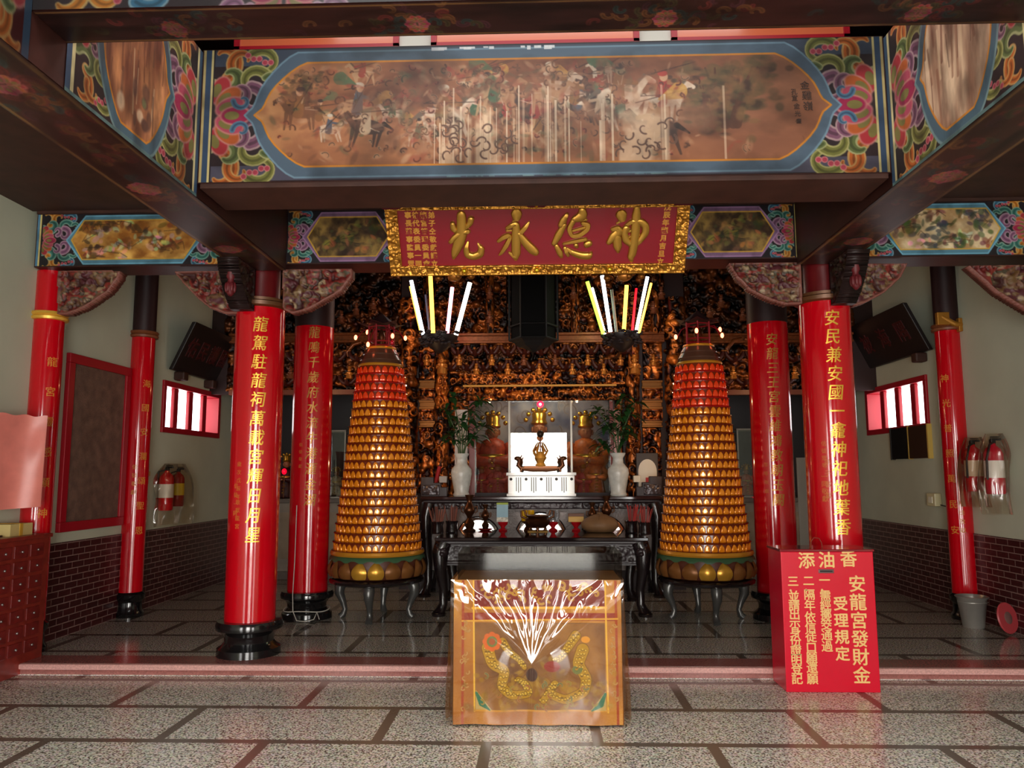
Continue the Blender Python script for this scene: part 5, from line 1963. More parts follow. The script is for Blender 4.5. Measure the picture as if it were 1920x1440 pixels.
stick_holder('bundle of brown incense sticks at the far left end of the offering table', 820, 1000, 9.75, (124, 66, 48), 26, 1)
stick_holder('bundle of brown incense sticks right of the one at the far left end', 847, 1000, 9.9, (112, 58, 42), 26, 2)
stick_holder('red divination sticks at the right end of the offering table', 1184, 1000, 9.85, (176, 36, 30), 18, 3, .34)
stick_holder('red divination sticks in the jar at the far right table corner', 1209, 1000, 9.6, (160, 44, 32), 18, 4, .34)

# ------------------------------------------------------------------ on the altar table
YV = 10.75
XA = lambda px, Y=YV: at(px, 930, Y).x
wp = thing('white_pedestal', 'white stone pedestal with dark slots under the dragon censer', 'pedestal', (XA(1015), YV, ZA))
pw = (XA(1080) - XA(951)) / 2
MB().box(-pw, pw, -.13, .13, 0, .035).box(-pw + .02, pw - .02, -.115, .115, .035, .285).box(-pw - .005, pw + .005, -.135, .135, .285, .325).build('stone_block', mat('bright_white_stone', (250, 248, 244), .4), wp, bevel=.006)
mb = MB()
for k in range(9):
    xk = -pw + .06 + (2 * pw - .12) * k / 8
    if k % 2 == 0:
        mb.lathe([(.002, -.004), (.020, -.004), (.020, .004), (.002, .004)], n=14, M=Matrix.Translation((xk, -.116, .235)) @ Matrix.Rotation(PI / 2, 4, 'X'))
    else:
        for dx_ in (-.03, 0, .03):
            mb.box(xk + dx_ - .005, xk + dx_ + .005, -.1175, -.11, .07 if dx_ else .05, .26)
mb.build('dark_slots', mat('dark_slot', (40, 32, 28), .7), wp)
zt = ZA + .326
bc = thing('dragon_censer', 'bronze boat-shaped incense burner with dragon ends and a ball on top', 'censer', (XA(1014), YV, zt))
L_ = (XA(1058) - XA(970)) / 2
MB().tube([(-L_ * .85, 0, .06), (-L_ * .4, 0, .05), (L_ * .4, 0, .05), (L_ * .85, 0, .06)], [.03, .04, .04, .03], 10).box(-L_ * .7, L_ * .7, -.05, .05, .06, .09).build('long_trough', BRONZE, bc, smooth=40)
for k in (-1, 1):
    mb = MB().tube([(k * L_ * .80, 0, .05), (k * L_ * .95, 0, .10), (k * L_ * .90, 0, .17), (k * L_ * 1.0, 0, .20)], [.03, .035, .032, .02], 10)
    mb.ball((k * L_ * .98, 0, .195), .05, .03, .03, 10, 7).tube([(k * L_ * .88, .02, .19), (k * L_ * .80, .03, .24)], [.012, .004], 6).tube([(k * L_ * .88, -.02, .19), (k * L_ * .80, -.03, .24)], [.012, .004], 6)
    mb.tube([(k * L_ * .8, -.04, .05), (k * L_ * .86, -.05, 0.01)], .018, 8).tube([(k * L_ * .8, .04, .05), (k * L_ * .86, .05, 0.01)], .018, 8)
    mb.build('dragon_head', BRONZE, bc, smooth=60)
mb = MB().lathe([(.06, .08), (.075, .10), (.05, .13), (.06, .17), (.085, .20), (.06, .25), (.03, .29)], n=20)
for k in range(6):
    a = 2 * PI * k / 6
    mb.tube([(.05 * math.cos(a), .05 * math.sin(a), .22), (.10 * math.cos(a), .07 * math.sin(a), .30), (.06 * math.cos(a), .05 * math.sin(a), .38), (.03 * math.cos(a), .03 * math.sin(a), .42)], [.014, .016, .012, .006], 6)
mb.build('openwork_tower', GOLDD, bc, smooth=50)
MB().tube([(0, 0, .28), (0, 0, .50)], .007, 6).build('rod', BRONZE, bc)
MB().ball((0, 0, .535), .05, .05, .05, 18, 12).build('ball', mat('dark_bronze_ball', (52, 40, 34), .4, metal=.5), bc, smooth=60)


def stone_vase(lab, px, seed, plab, heads):
    x = XA(px, 10.68)
    t = thing('stone_vase', lab, 'vase', (x, 10.68, ZA), 'marble vases on the altar table')
    k = 1.0
    MB().lathe([(.03, 0), (.105, 0), (.115, .02), (.10, .06), (.125, .20), (.145, .31), (.14, .37), (.10, .42), (.075, .45), (.07, .52), (.10, .57), (.105, .59), (.09, .59), (.06, .52), (.05, .45), (.03, .40)], n=36).build('vase_body', MARBLE, t, smooth=40)
    p = thing('bamboo_plant', plab, 'plant', (x, 10.68, ZA + .45), 'green plants in the marble vases')
    rr = random.Random(seed)
    G1, G2 = mat('leaf_green', (34, 74, 34), .4), mat('stem_green', (60, 84, 44), .5)
    for hx, hy in heads:
        q = at(hx, hy, 10.68 + rr.uniform(-.08, .02))
        e = Vector((q.x - x, q.y - 10.68, q.z - ZA - .45))
        b = Vector((rr.uniform(-.03, .03), rr.uniform(-.03, .03), -.02))
        mid = b.lerp(e, .5) + Vector((-(e.x) * .25, 0, .03))
        st = MB().tube([b, mid, e], [.008, .008, .006], 7).build('stem', G2, p, smooth=60)
        mb = MB()
        for _ in range(22):
            u = rr.choice((1, 1, 1, .9, .8, .62))
            base = b.lerp(mid, u * 2) if u < .5 else mid.lerp(e, (u - .5) * 2)
            a = rr.uniform(0, 6.28)
            el = rr.uniform(-.1, 1.2)
            L = rr.uniform(.14, .27)
            d = Vector((math.cos(a) * math.cos(el), math.sin(a) * math.cos(el), math.sin(el)))
            sd_ = d.cross(Vector((0, 0, 1)))
            sd_ = sd_.normalized() if sd_.length > .01 else Vector((1, 0, 0))
            vv, ff = [], []
            for i in range(7):
                s_ = i / 6
                c = base + d * L * s_ + Vector((0, 0, -1)) * (L * .55 * s_ * s_)
                w = .030 * math.sin(PI * min(1, s_ * .92 + .06)) + .001
                vv += [c - sd_ * w, c + Vector((0, 0, -.003)), c + sd_ * w]
            for i in range(6):
                ff += [(3 * i, 3 * i + 1, 3 * i + 4, 3 * i + 3), (3 * i + 1, 3 * i + 2, 3 * i + 5, 3 * i + 4)]
            mb.add(vv, ff)
        mb.build('leaves', G1, st, smooth=60)
    return t


stone_vase('pale marble vase at the left end of the altar table', 865, 3, 'green leafy plant in the left marble vase',
           [(836, 768), (850, 745), (866, 790), (880, 770), (900, 752), (905, 800), (845, 815), (885, 820)])
stone_vase('pale marble vase at the right end of the altar table', 1160, 8, 'green leafy plant in the right marble vase',
           [(1122, 770), (1135, 800), (1130, 835), (1150, 775), (1165, 748), (1180, 775), (1190, 755), (1178, 815)])
for nm, lab, cat, px0, px1, z0, hh, col in (
        ('small_box', 'small grey box on the left stepped end of the altar table', 'box', 824, 838, .135, .09, (168, 164, 160)),
        ('small_box', 'small cream box on the right stepped end of the altar table', 'box', 1188, 1201, .135, .09, (226, 218, 196))):
    x0, x1 = XA(px0, YA + .07), XA(px1, YA + .07)
    o = MB().box(-(x1 - x0) / 2, (x1 - x0) / 2, -.045, .045, 0, hh).build(nm, mat('box_%d' % col[0], col, .4), bevel=.006)
    o.location = ((x0 + x1) / 2, YA + .07, ZA + (.19 if px0 < 1000 else .19))
    tag(o, lab, cat)
rf = thing('red_flag_roll', 'rolled red flag leaning at the left end of the altar table', 'flag', (XA(812, 11.0), 11.0, ZA))
MB().tube([(0, 0, .02), (.09, 0, .42)], .028, 10).build('rolled_cloth', mat('red_cloth', (170, 22, 28), .6), rf, smooth=60)
MB().tube([(-.004, 0, 0), (.115, 0, .53)], .009, 8).build('pole', WOODD, rf)
pf = thing('portrait_frame', 'arched white frame with a small red card at the right end of the altar table', 'frame', (XA(1215, 11.0), 11.0, ZA))
MB().box(-.155, .155, 0, .06, .0, .60).build('dark_case', mat('dark_case', (40, 26, 22), .4), pf, bevel=.006)
arch = [(-.13, .03), (.13, .03), (.13, .34)] + [(.13 * math.cos(a), .34 + .17 * math.sin(a)) for a in np.linspace(.2, PI - .2, 12)] + [(-.13, .34)]
MB().prism(arch, -.012, 0, lambda u, v, d: (u, d, v)).build('white_panel', mat('ivory_panel', (236, 226, 206), .4), pf)
MB().box(-.03, .09, -.03, -.014, .17, .25).build('red_card', mat('red_card', (206, 50, 56), .5), pf)
MB().lathe([(.02, 0), (.035, .0), (.028, .02), (.036, .05), (.02, .07)], (.03, -.05, .0), 16).build('white_cup', WHITE, pf, smooth=50)


# ------------------------------------------------------------------ prayer lamp towers
def niche_mesh(name, m, wd, ht):
    out = [(-.5, 0), (-.25, -.02), (0, -.03), (.25, -.02), (.5, 0), (.5, .25), (.46, .5), (.34, .72), (.18, .9), (0, 1.0), (-.18, .9), (-.34, .72), (-.46, .5), (-.5, .25)]
    mb = MB()
    vs, fs = [], []
    cyv = .38
    for q, d in ((1.0, 0), (.94, .008), (.78, .0100), (.35, .0106)):
        for u, v in out:
            vs.append((u * wd * q, -d, ((v - cyv) * q + cyv) * ht))
    vs.append((0, -.0107, cyv * ht))
    n = len(out)
    for k in range(3):
        for i in range(n):
            j = (i + 1) % n
            fs.append((k * n + i, k * n + j, (k + 1) * n + j, (k + 1) * n + i))
    for i in range(n):
        fs.append((3 * n + i, 3 * n + (i + 1) % n, 4 * n))
    me = bpy.data.meshes.new(name)
    me.from_pydata(vs, [], fs)
    for p in me.polygons:
        p.use_smooth = True
    me.materials.append(m)
    return me, vs, fs


N_AMB = mat('amber_lamp_niche', (230, 142, 26), .13, metal=.3, coat=1, emit=(255, 120, 8), es=.12)
N_RED = mat('red_lamp_niche', (206, 70, 24), .16, metal=.25, coat=.5, emit=(255, 30, 4), es=.22)
ring_a = mat('amber_shelf', (112, 40, 14), .25, coat=.4)
ring_r = mat('red_shelf', (150, 18, 16), .25, coat=.4, emit=(200, 10, 5), es=.06)
BULB = mat('red_bulb', (255, 60, 40), .3, emit=(255, 110, 70), es=14)
BULBO = mat('red_bulb_unlit', (200, 20, 40), .15, coat=.5)


def tower(lab, cx, redrows, bulbs, seed):
    cy = 9.10
    t = thing('prayer_lamp_tower', lab, 'lamp tower', (cx, cy, 0), 'prayer lamp towers flanking the altar')
    z0, z1, r0, r1, NR = .785, 2.93, .505, .262, 21
    hr = (z1 - z0) / NR
    rad = lambda z: r0 + (r1 - r0) * (z - z0) / (z1 - z0)
    MB().lathe([(rad(z0) - .004, z0), (rad(z1) - .004, z1)], n=64).build('cone_core', ring_a, t, smooth=40)
    med = {}
    cand = []
    for i in range(NR):
        za = z0 + i * hr
        r = rad(za + hr * .4)
        red = i >= NR - redrows
        MB().lathe([(r - .01, za - .012), (r + .030, za - .010), (r + .034, za - .002), (r + .028, za + .006), (r - .01, za + .012)], n=64, cap=False).build('shelf_ring', ring_r if red else ring_a, t, smooth=40)
        n = int(round(2 * PI * r / .079))
        key = (red,)
        if key not in med:
            med[key] = niche_mesh('lamp_niche', N_RED if red else N_AMB, .068, .078)
        tilt = math.atan2(r0 - r1, z1 - z0)
        for k in range(n):
            a = 2 * PI * (k + (i % 2) * .5) / n
            face = math.sin(a)      # -1 faces the camera side (-y)
            cand.append((face + .02 * math.cos(a) * (cx < 0) - .02 * math.cos(a) * (cx > 0), a, r, za, key, tilt))
    cand.sort(key=lambda q: q[0])
    rest = {}
    for idx, (f_, a, r, za, key, tilt) in enumerate(cand):
        M = Matrix.Translation((r * math.cos(a), r * math.sin(a), za + .012)) @ Matrix.Rotation(a + PI / 2, 4, 'Z')
        me, vs, fs = med[key]
        if idx < 100:
            o = bpy.data.objects.new('lamp_niche', me)
            COL.objects.link(o)
            o.parent = t
            o.matrix_local = M
        else:
            rest.setdefault(key, MB()).add([M @ Vector(v) for v in vs], fs)
    for key, mb in rest.items():
        o = mb.build('lamp_niches', N_RED if key[0] else N_AMB, t, smooth=60)
        o['kind'] = 'stuff'
    MB().lathe([(.50, .735), (.535, .735), (.545, .755), (.535, .785), (.49, .79)], n=64, cap=False).build('gold_rim', mat('ochre_gilt', (206, 140, 40), .3, metal=.3), t, smooth=40)
    # lotus band
    MB().lathe([(.44, .47), (.50, .49), (.53, .56), (.525, .64), (.505, .735)], n=64, cap=False).build('lotus_drum', mat('lotus_dark_red', (84, 40, 26), .4), t, smooth=40)
    for k in range(18):
        a = 2 * PI * (k + .5) / 18 - PI / 2
        vs, fs = [], []
        n1 = 9
        for i in range(8):
            v = i / 7
            w = .5 * math.sin(PI * min(1, .25 + v * .72)) ** .7
            zz = .495 + .185 * v
            rr = .50 + .055 * math.sin(PI * (.15 + .8 * v))
            for j in range(n1):
                u = (j / (n1 - 1) - .5) * 2
                ang = a + u * w * .33
                q = rr + .018 * (1 - u * u)
                vs.append((q * math.cos(ang), q * math.sin(ang), zz))
        for i in range(7):
            for j in range(n1 - 1):
                q = i * n1 + j
                fs.append((q, q + 1, q + n1 + 1, q + n1))
        gold = math.sin(a) < -.90
        MB().add(vs, fs).build('lotus_petal', mat('gilt_petal', (214, 158, 56), .3, metal=.5) if gold else mat('bronze_petal', (132, 84, 40), .4, metal=.3), t, smooth=60)
    vs, fs = [], []
    n1 = 72
    for i in range(3):
        for j in range(n1):
            a = 2 * PI * j / n1
            zg = (.735, .715, .695 - .022 * (j % 4 < 2))[i]
            q = (.515, .545, .553)[i]
            vs.append((q * math.cos(a), q * math.sin(a), zg))
    for i in range(2):
        for j in range(n1):
            k = (j + 1) % n1
            fs.append((i * n1 + j, i * n1 + k, (i + 1) * n1 + k, (i + 1) * n1 + j))
    MB().add(vs, fs).build('green_leaf_band', mat('green_leaf_paint', (58, 92, 62), .4), t, smooth=60)
    # stand
    MB().lathe([(.30, .40), (.50, .405), (.545, .425), (.55, .45), (.53, .47), (.30, .475)], n=64).build('stand_ring', BLACKL, t, smooth=35)
    for k in range(4):
        a = -PI / 2 + k * PI / 2 + (.05 if cx > 0 else 0)
        c, s = math.cos(a), math.sin(a)
        pts = [(.40, .42), (.435, .36), (.44, .28), (.395, .18), (.37, .10), (.39, .04), (.42, .015)]
        MB().tube([(r * c, r * s, z) for r, z in pts], [.055, .066, .055, .036, .03, .038, .042], 12).ball((.44 * c, .44 * s, .31), .05, .05, .05, 10, 8).build('stand_leg', mat('silver_black_metal', (96, 96, 94), .3, metal=.6), t, smooth=60)
    # top: dark dome, rings, little red pavilion with bulbs
    MB().lathe([(.262, 2.93), (.27, 2.945), (.262, 2.96)], n=48, cap=False).build('gold_band', mat('ochre_gilt', (206, 140, 40), .3, metal=.3), t, smooth=40)
    MB().lathe([(.26, 2.95), (.245, 3.0), (.25, 3.01), (.215, 3.07), (.22, 3.08), (.18, 3.145), (.02, 3.15)], n=48, cap=False).build('stepped_dome', mat('brown_dome', (84, 54, 40), .25, coat=.4), t, smooth=30)
    MB().lathe([(.18, 3.14), (.187, 3.155), (.18, 3.17), (.02, 3.172)], n=40, cap=False).build('gold_band', mat('ochre_gilt', (206, 140, 40), .3, metal=.3), t, smooth=40)
    RW = mat('red_pavilion_wood', (124, 16, 26), .35)
    mb = MB()
    for k in range(6):
        a = 2 * PI * k / 6 + .3
        mb.tube([(.15 * math.cos(a), .15 * math.sin(a), 3.17), (.15 * math.cos(a), .15 * math.sin(a), 3.44)], .012, 8)
    for zz in (3.19, 3.24, 3.42):
        mb.tube([(.15 * math.cos(2 * PI * k / 6 + .3), .15 * math.sin(2 * PI * k / 6 + .3), zz) for k in range(7)], .008, 6)
    mb.build('pavilion_frame', RW, t, smooth=50)
    MB().lathe([(.04, 3.17), (.05, 3.20), (.03, 3.25), (.05, 3.30), (.03, 3.36), (.012, 3.40)], n=16).build('inner_figure', BRONZE, t, smooth=50)
    vs, fs = [(0, 0, 3.60)], []
    for k in range(6):
        a = 2 * PI * k / 6 + .3
        a2 = a + PI / 6
        vs += [(.17 * math.cos(a), .17 * math.sin(a), 3.46), (.29 * math.cos(a), .29 * math.sin(a), 3.47), (.20 * math.cos(a2), .20 * math.sin(a2), 3.44)]
    for k in range(6):
        j = (k + 1) % 6
        fs += [(0, 1 + 3 * k, 3 + 3 * k), (0, 3 + 3 * k, 1 + 3 * j), (1 + 3 * k, 2 + 3 * k, 3 + 3 * k), (1 + 3 * j, 3 + 3 * k, 2 + 3 * j)]
    fs.append(tuple(1 + 3 * k for k in range(6)))
    MB().add(vs, fs).build('pavilion_roof', mat('dark_roof', (46, 24, 26), .5), t)
    for px, py, dy, lit in bulbs:
        q = at(px, py, cy + dy)
        e = Vector((q.x - cx, dy, q.z))
        b = Vector((e.x * .35, dy * .4, 3.42))
        arm = MB().tube([b, b.lerp(e, .6) + Vector((0, 0, .03)), e + Vector((0, 0, -.035))], .007, 6).build('lamp_arm', RW, t, smooth=60)
        MB().ball(e, .020, .020, .032, 12, 8).build('bulb', BULB if lit else BULBO, arm, smooth=60)
    return t


tower('left prayer lamp tower, tiers of amber niches rising to a dark red pavilion', -1.905, 4,
      [(667, 633, -.05, 1), (689, 623, .2, 1), (690, 646, -.25, 1), (736, 630, -.2, 1), (735, 642, -.28, 0), (760, 634, .05, 1)], 1)
tower('right prayer lamp tower, tiers of amber niches with five red rows on top', 1.905, 5,
      [(1267, 632, .0, 1), (1306, 620, -.25, 1), (1350, 618, .15, 1), (1354, 629, -.1, 1)], 2)


# ------------------------------------------------------------------ carved altar screen
YF2 = 11.3
SC = thing('carved_altar_screen', 'gilded carved wooden screen filling the back of the hall above the altar', 'altar screen', (0, YF2, 1.3))
LAC = mat('screen_lacquer', (40, 16, 14), .5)


def zx(px, py, Y=YF2):
    q = at(px, py, Y)
    return q.x, q.z


def R_(name, px0, px1, py0, py1, Y=YF2, depth=.06, cells=None, seed=0, res=.014, frame=0.0, colf=None):
    x0, z1 = zx(px0, py0, Y)
    x1, z0 = zx(px1, py1, Y)
    if cells is None:
        cells = (max(2, (z1 - z0) * 7), max(2, (x1 - x0) * 7))
    return relief(name, x0, x1, z0, z1, Y, depth, cells, seed, CARVEM, SC, res=res, frame=frame, colf=colf)


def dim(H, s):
    return gold_col(H, s) * .22  # gilding darkened to paint in the darkness high on the screen


# backing timber with three openings
xl, xr = zx(420, 800)[0], zx(1600, 800)[0]
zo, zs_ = zx(1000, 748)[1], zx(600, 738)[1]
cxl, cxr = zx(886, 800)[0], zx(1152, 800)[0]
px_l, px_r = zx(752, 800)[0], zx(1278, 800)[0]
mb = MB()
mb.box(-XW, XW, YF2 + .01, YF2 + .12, zs_, 5.0)
mb.box(px_l, px_r, YF2 + .01, YF2 + .12, zo, zs_)
mb.box(px_l, cxl, YF2 + .01, YF2 + .12, 0, zo).box(cxr, px_r, YF2 + .01, YF2 + .12, 0, zo).box(cxl, cxr, YF2 + .01, YF2 + .12, 0, 1.38)
mb.build('backing_boards', LAC, SC, world=True)


def pillar(name, px, wpx, py0, py1, Y, seed, dimf=None):
    x, z1 = zx(px, py0, Y)
    _, z0 = zx(px, py1, Y)
    r = wpx * Y / F / 2
    h, w = int((z1 - z0) / .014), 34
    H = carve_height(h, w, (max(3, (z1 - z0) * 6), 3), seed)
    a = np.linspace(-.15, PI + .15, w)[None, :]
    zz = np.linspace(z1, z0, h)[:, None]
    tw = .16 * np.sin(zz * 9)
    q = r * .72 + r * .45 * H
    P = np.zeros((h, w, 3))
    P[..., 0] = x - q * np.cos(a) + tw * 0
    P[..., 1] = Y - q * np.sin(a)
    P[..., 2] = zz + 0 * a
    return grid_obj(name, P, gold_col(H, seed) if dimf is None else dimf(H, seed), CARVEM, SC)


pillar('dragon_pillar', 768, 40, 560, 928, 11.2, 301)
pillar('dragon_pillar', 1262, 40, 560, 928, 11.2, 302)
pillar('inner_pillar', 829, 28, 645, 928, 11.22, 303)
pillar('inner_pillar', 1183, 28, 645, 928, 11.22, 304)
s_ = 310
for px0, px1 in ((786, 816), (1204, 1242)):
    for k, (a, b) in enumerate(((640, 712), (729, 749), (768, 788), (802, 925))):
        s_ += 1
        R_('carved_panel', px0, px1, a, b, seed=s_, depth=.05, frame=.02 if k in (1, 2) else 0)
    for a, b in ((713, 728), (750, 767), (789, 801)):
        x0, z1 = zx(px0 - 1, a, 11.24)
        x1, z0 = zx(px1 + 1, b, 11.24)
        hm = (z1 - z0)
        MB().box(x0, x1, 11.24, YF2 + .02, z0, z0 + hm * .28).box(x0, x1, 11.24, YF2 + .02, z1 - hm * .28, z1).box(x0 + .01, x1 - .01, 11.265, YF2 + .02, z0, z1).build('gilt_moulding', mat('dim_gilt_moulding', (140, 92, 40), .35, metal=.5), SC, world=True, bevel=.006)
R_('figure_frieze', 843, 1197, 697, 721, seed=330, depth=.07)
R_('dragon_frieze', 843, 1197, 724, 750, seed=331, depth=.08, Y=11.27)
x0, z1 = zx(868, 722, 11.17)
x1, z0 = zx(1156, 723.6, 11.17)
MB().box(x0, x1, 11.17, YF2, z0, z1).build('gilt_fillet', GOLDD, SC, world=True)
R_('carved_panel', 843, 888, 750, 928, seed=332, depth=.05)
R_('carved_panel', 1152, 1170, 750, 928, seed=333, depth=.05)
# white marble strip panels at the sides of the glass
for px0, px1, c in ((853, 876, (226, 220, 216)), (1150, 1166, (214, 160, 156))):
    x0, z1 = zx(px0, 768, 11.2)
    x1, z0 = zx(px1, 928, 11.2)
    MB().box(x0, x1, 11.205, 11.235, z0, z1).build('marble_strip', mat('strip_%d' % c[1], c, .25, coat=.3), SC, world=True, bevel=.004)
for px0, px1 in ((880, 890), (1143, 1152)):
    x0, z1 = zx(px0, 752, 11.2)
    x1, z0 = zx(px1, 928, 11.2)
    MB().box(x0, x1, 11.2, 11.26, z0, z1).build('red_pilaster', mat('red_pilaster', (128, 40, 26), .3), SC, world=True)


def head_fig(px, py, Y, s, m, name='bracket_figure'):
    """Small carved guardian: robed body, face with brow and beard, and a tall hat."""
    q = at(px, py, Y)
    mb = MB()
    M = Matrix.Translation(q) @ Matrix.Scale(s, 4)
    mb.lathe([(.05, -1.5), (.62, -1.5), (.55, -1.1), (.45, -.65), (.52, -.4), (.2, -.28)], n=12, M=M)
    mb.ball((0, 0, 0), .30, .30, .38, 12, 8, M)
    mb.ball((0, -.28, -.02), .06, .09, .10, 8, 6, M)
    mb.ball((0, -.20, -.34), .14, .10, .24, 8, 6, M)
    for k in (-1, 1):
        mb.ball((k * .11, -.25, .08), .07, .04, .035, 8, 5, M)
        mb.ball((k * .30, 0, 0), .06, .08, .12, 8, 5, M)
        mb.tube([M @ Vector(p) for p in ((k * .5, -.1, -.5), (k * .55, -.35, -.8), (k * .2, -.5, -.75))], .11 * s, 8)
    mb.lathe([(.33, .22), (.36, .28), (.30, .34), (.26, .55), (.34, .62), (.15, .70)], n=12, M=M)
    return mb.build(name, m, SC, smooth=50, world=True)


FIGM = mat('gilt_figure', (206, 130, 56), .32, metal=.5)
FIGD = mat('dim_gilt_figure', (120, 66, 40), .45, metal=.2)  # gilt darkened by colour for figures in the dim parts of the screen
for px in (800, 861, 922, 982, 1041, 1102, 1163, 1225):
    head_fig(px, 671, 11.1, .075, FIGM if px < 930 or px > 1090 else FIGD)
for px in (832, 893, 952, 1011, 1073, 1132, 1195):
    head_fig(px, 688, 11.04, .075, FIGM)
for px in (545, 600, 655, 1375, 1418, 1490):
    head_fig(px, 694, 11.1, .085, FIGM if px > 600 else FIGD)
for px, py in ((918, 545), (965, 560), (918, 590), (862, 575), (1075, 545), (1122, 575), (1225, 572), (1240, 545), (668, 575), (640, 590), (700, 565), (1352, 560), (1330, 580), (1392, 585)):
    head_fig(px, py, 11.1, .085, FIGD)
# masks on the inner pillar heads
for px in (829, 1190):
    head_fig(px, 676, 11.0, .13, FIGM, 'mask_head')


def dougong(px0, px1, py0, py1, Y, step, seed):
    """Two tiers of curved bracket arms with gilt ends."""
    x0, z1 = zx(px0, py0, Y)
    x1, z0 = zx(px1, py1, Y)
    h = (z1 - z0) / 2
    n = int((x1 - x0) / step)
    for k in range(n + 1):
        for t in range(2):
            mb, mg = MB(), []
            x = x0 + (x1 - x0) * (k + .5 * t) / (n + .5)
            za = z0 + h * (t + .25)
            d = .06 + .05 * t
            for sx in (-1, 1):
                mb.tube([(x, Y - d, za), (x + sx * step * .2, Y - d, za + .01), (x + sx * step * .38, Y - d, za + .07), (x + sx * step * .42, Y - d, za + .12)], [.03, .034, .03, .022], 8)
                mg.append(MB().ball((x + sx * step * .42, Y - d, za + .135), .035, .03, .016, 8, 5))
            mb.tube([(x, YF2, za), (x, Y - d - .05, za), (x, Y - d - .1, za + .05)], [.035, .035, .015], 8)
            mg.append(MB().ball((x, Y - d - .11, za + .06), .022, .022, .022, 8, 6))
            arm = mb.build('bracket_arm', mat('dark_bracket_wood', (70, 26, 18), .45), SC, smooth=60, world=True)
            for g in mg:
                g.build('gilt_stud', mat('dim_gilt_edge', (150, 88, 38), .35, metal=.4), arm, smooth=60, world=True)


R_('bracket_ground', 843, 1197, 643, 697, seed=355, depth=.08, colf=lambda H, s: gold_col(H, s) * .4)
dougong(846, 1170, 645, 697, 11.25, .24, 1)
dougong(540, 750, 645, 730, 11.25, .30, 2)
dougong(1280, 1490, 645, 730, 11.25, .30, 3)
CORN = mat('gilt_cornice', (124, 66, 30), .32, metal=.4, noise=.3, nscale=30)
for px0, px1 in ((430, 752), (784, 1246), (1280, 1600)):
    x0, z1 = zx(px0, 626, 11.15)
    x1, z0 = zx(px1, 641, 11.15)
    hh = z1 - z0
    MB().box(x0, x1, 11.12, YF2 + .02, z1 - hh * .25, z1).box(x0, x1, 11.16, YF2 + .02, z0 + hh * .25, z1 - hh * .25).box(x0, x1, 11.13, YF2 + .02, z0, z0 + hh * .25).build('cornice', CORN, SC, world=True, bevel=.006)
for px0, px1, sd in ((430, 752, 0), (1280, 1600, 1)):
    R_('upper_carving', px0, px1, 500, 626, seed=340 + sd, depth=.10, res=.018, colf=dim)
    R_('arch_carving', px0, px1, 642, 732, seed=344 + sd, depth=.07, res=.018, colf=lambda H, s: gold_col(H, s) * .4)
    x0, z1 = zx(px0, 732, 11.22)
    x1, z0 = zx(px1, 739, 11.22)
    MB().box(x0, x1, 11.2, YF2 + .02, z0, z1).build('lower_rail', mat('rail_red_brown', (120, 60, 36), .4), SC, world=True)
    # arched pelmets
    for k in range(2):
        xm = x0 + (x1 - x0) * (.36 + .42 * k)
        zc = zx(600, 660)[1]
        mbp = MB()
        for sx in (-1, 1):
            mbp.tube([(xm + sx * .02, 11.15, zc + .12), (xm + sx * .14, 11.15, zc + .09), (xm + sx * .24, 11.15, zc - .03), (xm + sx * .22, 11.15, zc - .10)], [.03, .035, .03, .012], 8)
        mbp.build('arched_pelmet', CORN, SC, smooth=60, world=True)
R_('upper_carving', 784, 950, 510, 626, seed=350, depth=.12, res=.016, colf=lambda H, s: gold_col(H, s) * .42)  # centre gilding darkened too, for the dark upper screen
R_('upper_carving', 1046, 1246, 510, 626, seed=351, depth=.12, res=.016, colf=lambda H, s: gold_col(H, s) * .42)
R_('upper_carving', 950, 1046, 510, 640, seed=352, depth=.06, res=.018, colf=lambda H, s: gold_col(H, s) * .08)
for px, w_ in ((806, 16), (918, 12), (1078, 12), (1228, 14)):
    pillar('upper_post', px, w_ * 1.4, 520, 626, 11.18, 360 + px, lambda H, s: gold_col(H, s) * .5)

# hanging dark lantern in front of the screen
hl = thing('hanging_lantern', 'large unlit dark lantern hanging in the middle, below the name board', 'lantern', (0, 0, 0))
c = at(1000, 600, 10.0)
hl.location = (c.x, 10.0, 0)
zb, zt_ = at(1000, 655, 10.0).z, at(1000, 520, 10.0).z + .15
rh = 46 * 10.0 / F
mb = MB()
for k in range(6):
    a = 2 * PI * k / 6
    mb.tube([(rh * math.cos(a), rh * math.sin(a), zb + .12), (rh * math.cos(a), rh * math.sin(a), zt_)], .016, 6)
    a2 = 2 * PI * (k + 1) / 6
    for z in (zb + .12, zb + .3, zt_):
        mb.tube([(rh * math.cos(a), rh * math.sin(a), z), (rh * math.cos(a2), rh * math.sin(a2), z)], .014, 6)
mb.build('lantern_frame', mat('black_lantern_frame', (12, 10, 10), .6), hl, smooth=60)
MB().lathe([(rh * .93, zb + .13), (rh * .93, zt_ - .01)], n=6).build('lantern_panes', mat('dark_smoked_glass', (9, 8, 8), .8, spec=.1), hl)
MB().lathe([(.02, zb - .04), (.10, zb), (.2, zb + .03), (rh * .8, zb + .08), (rh, zb + .12)], n=6).build('lantern_base', mat('black_lantern_base', (14, 11, 11), .6), hl)
MB().tube([(0, 0, zt_), (0, 0, 5.0)], .012, 6).build('chain', mat('black_iron', (20, 18, 18), .5), hl)

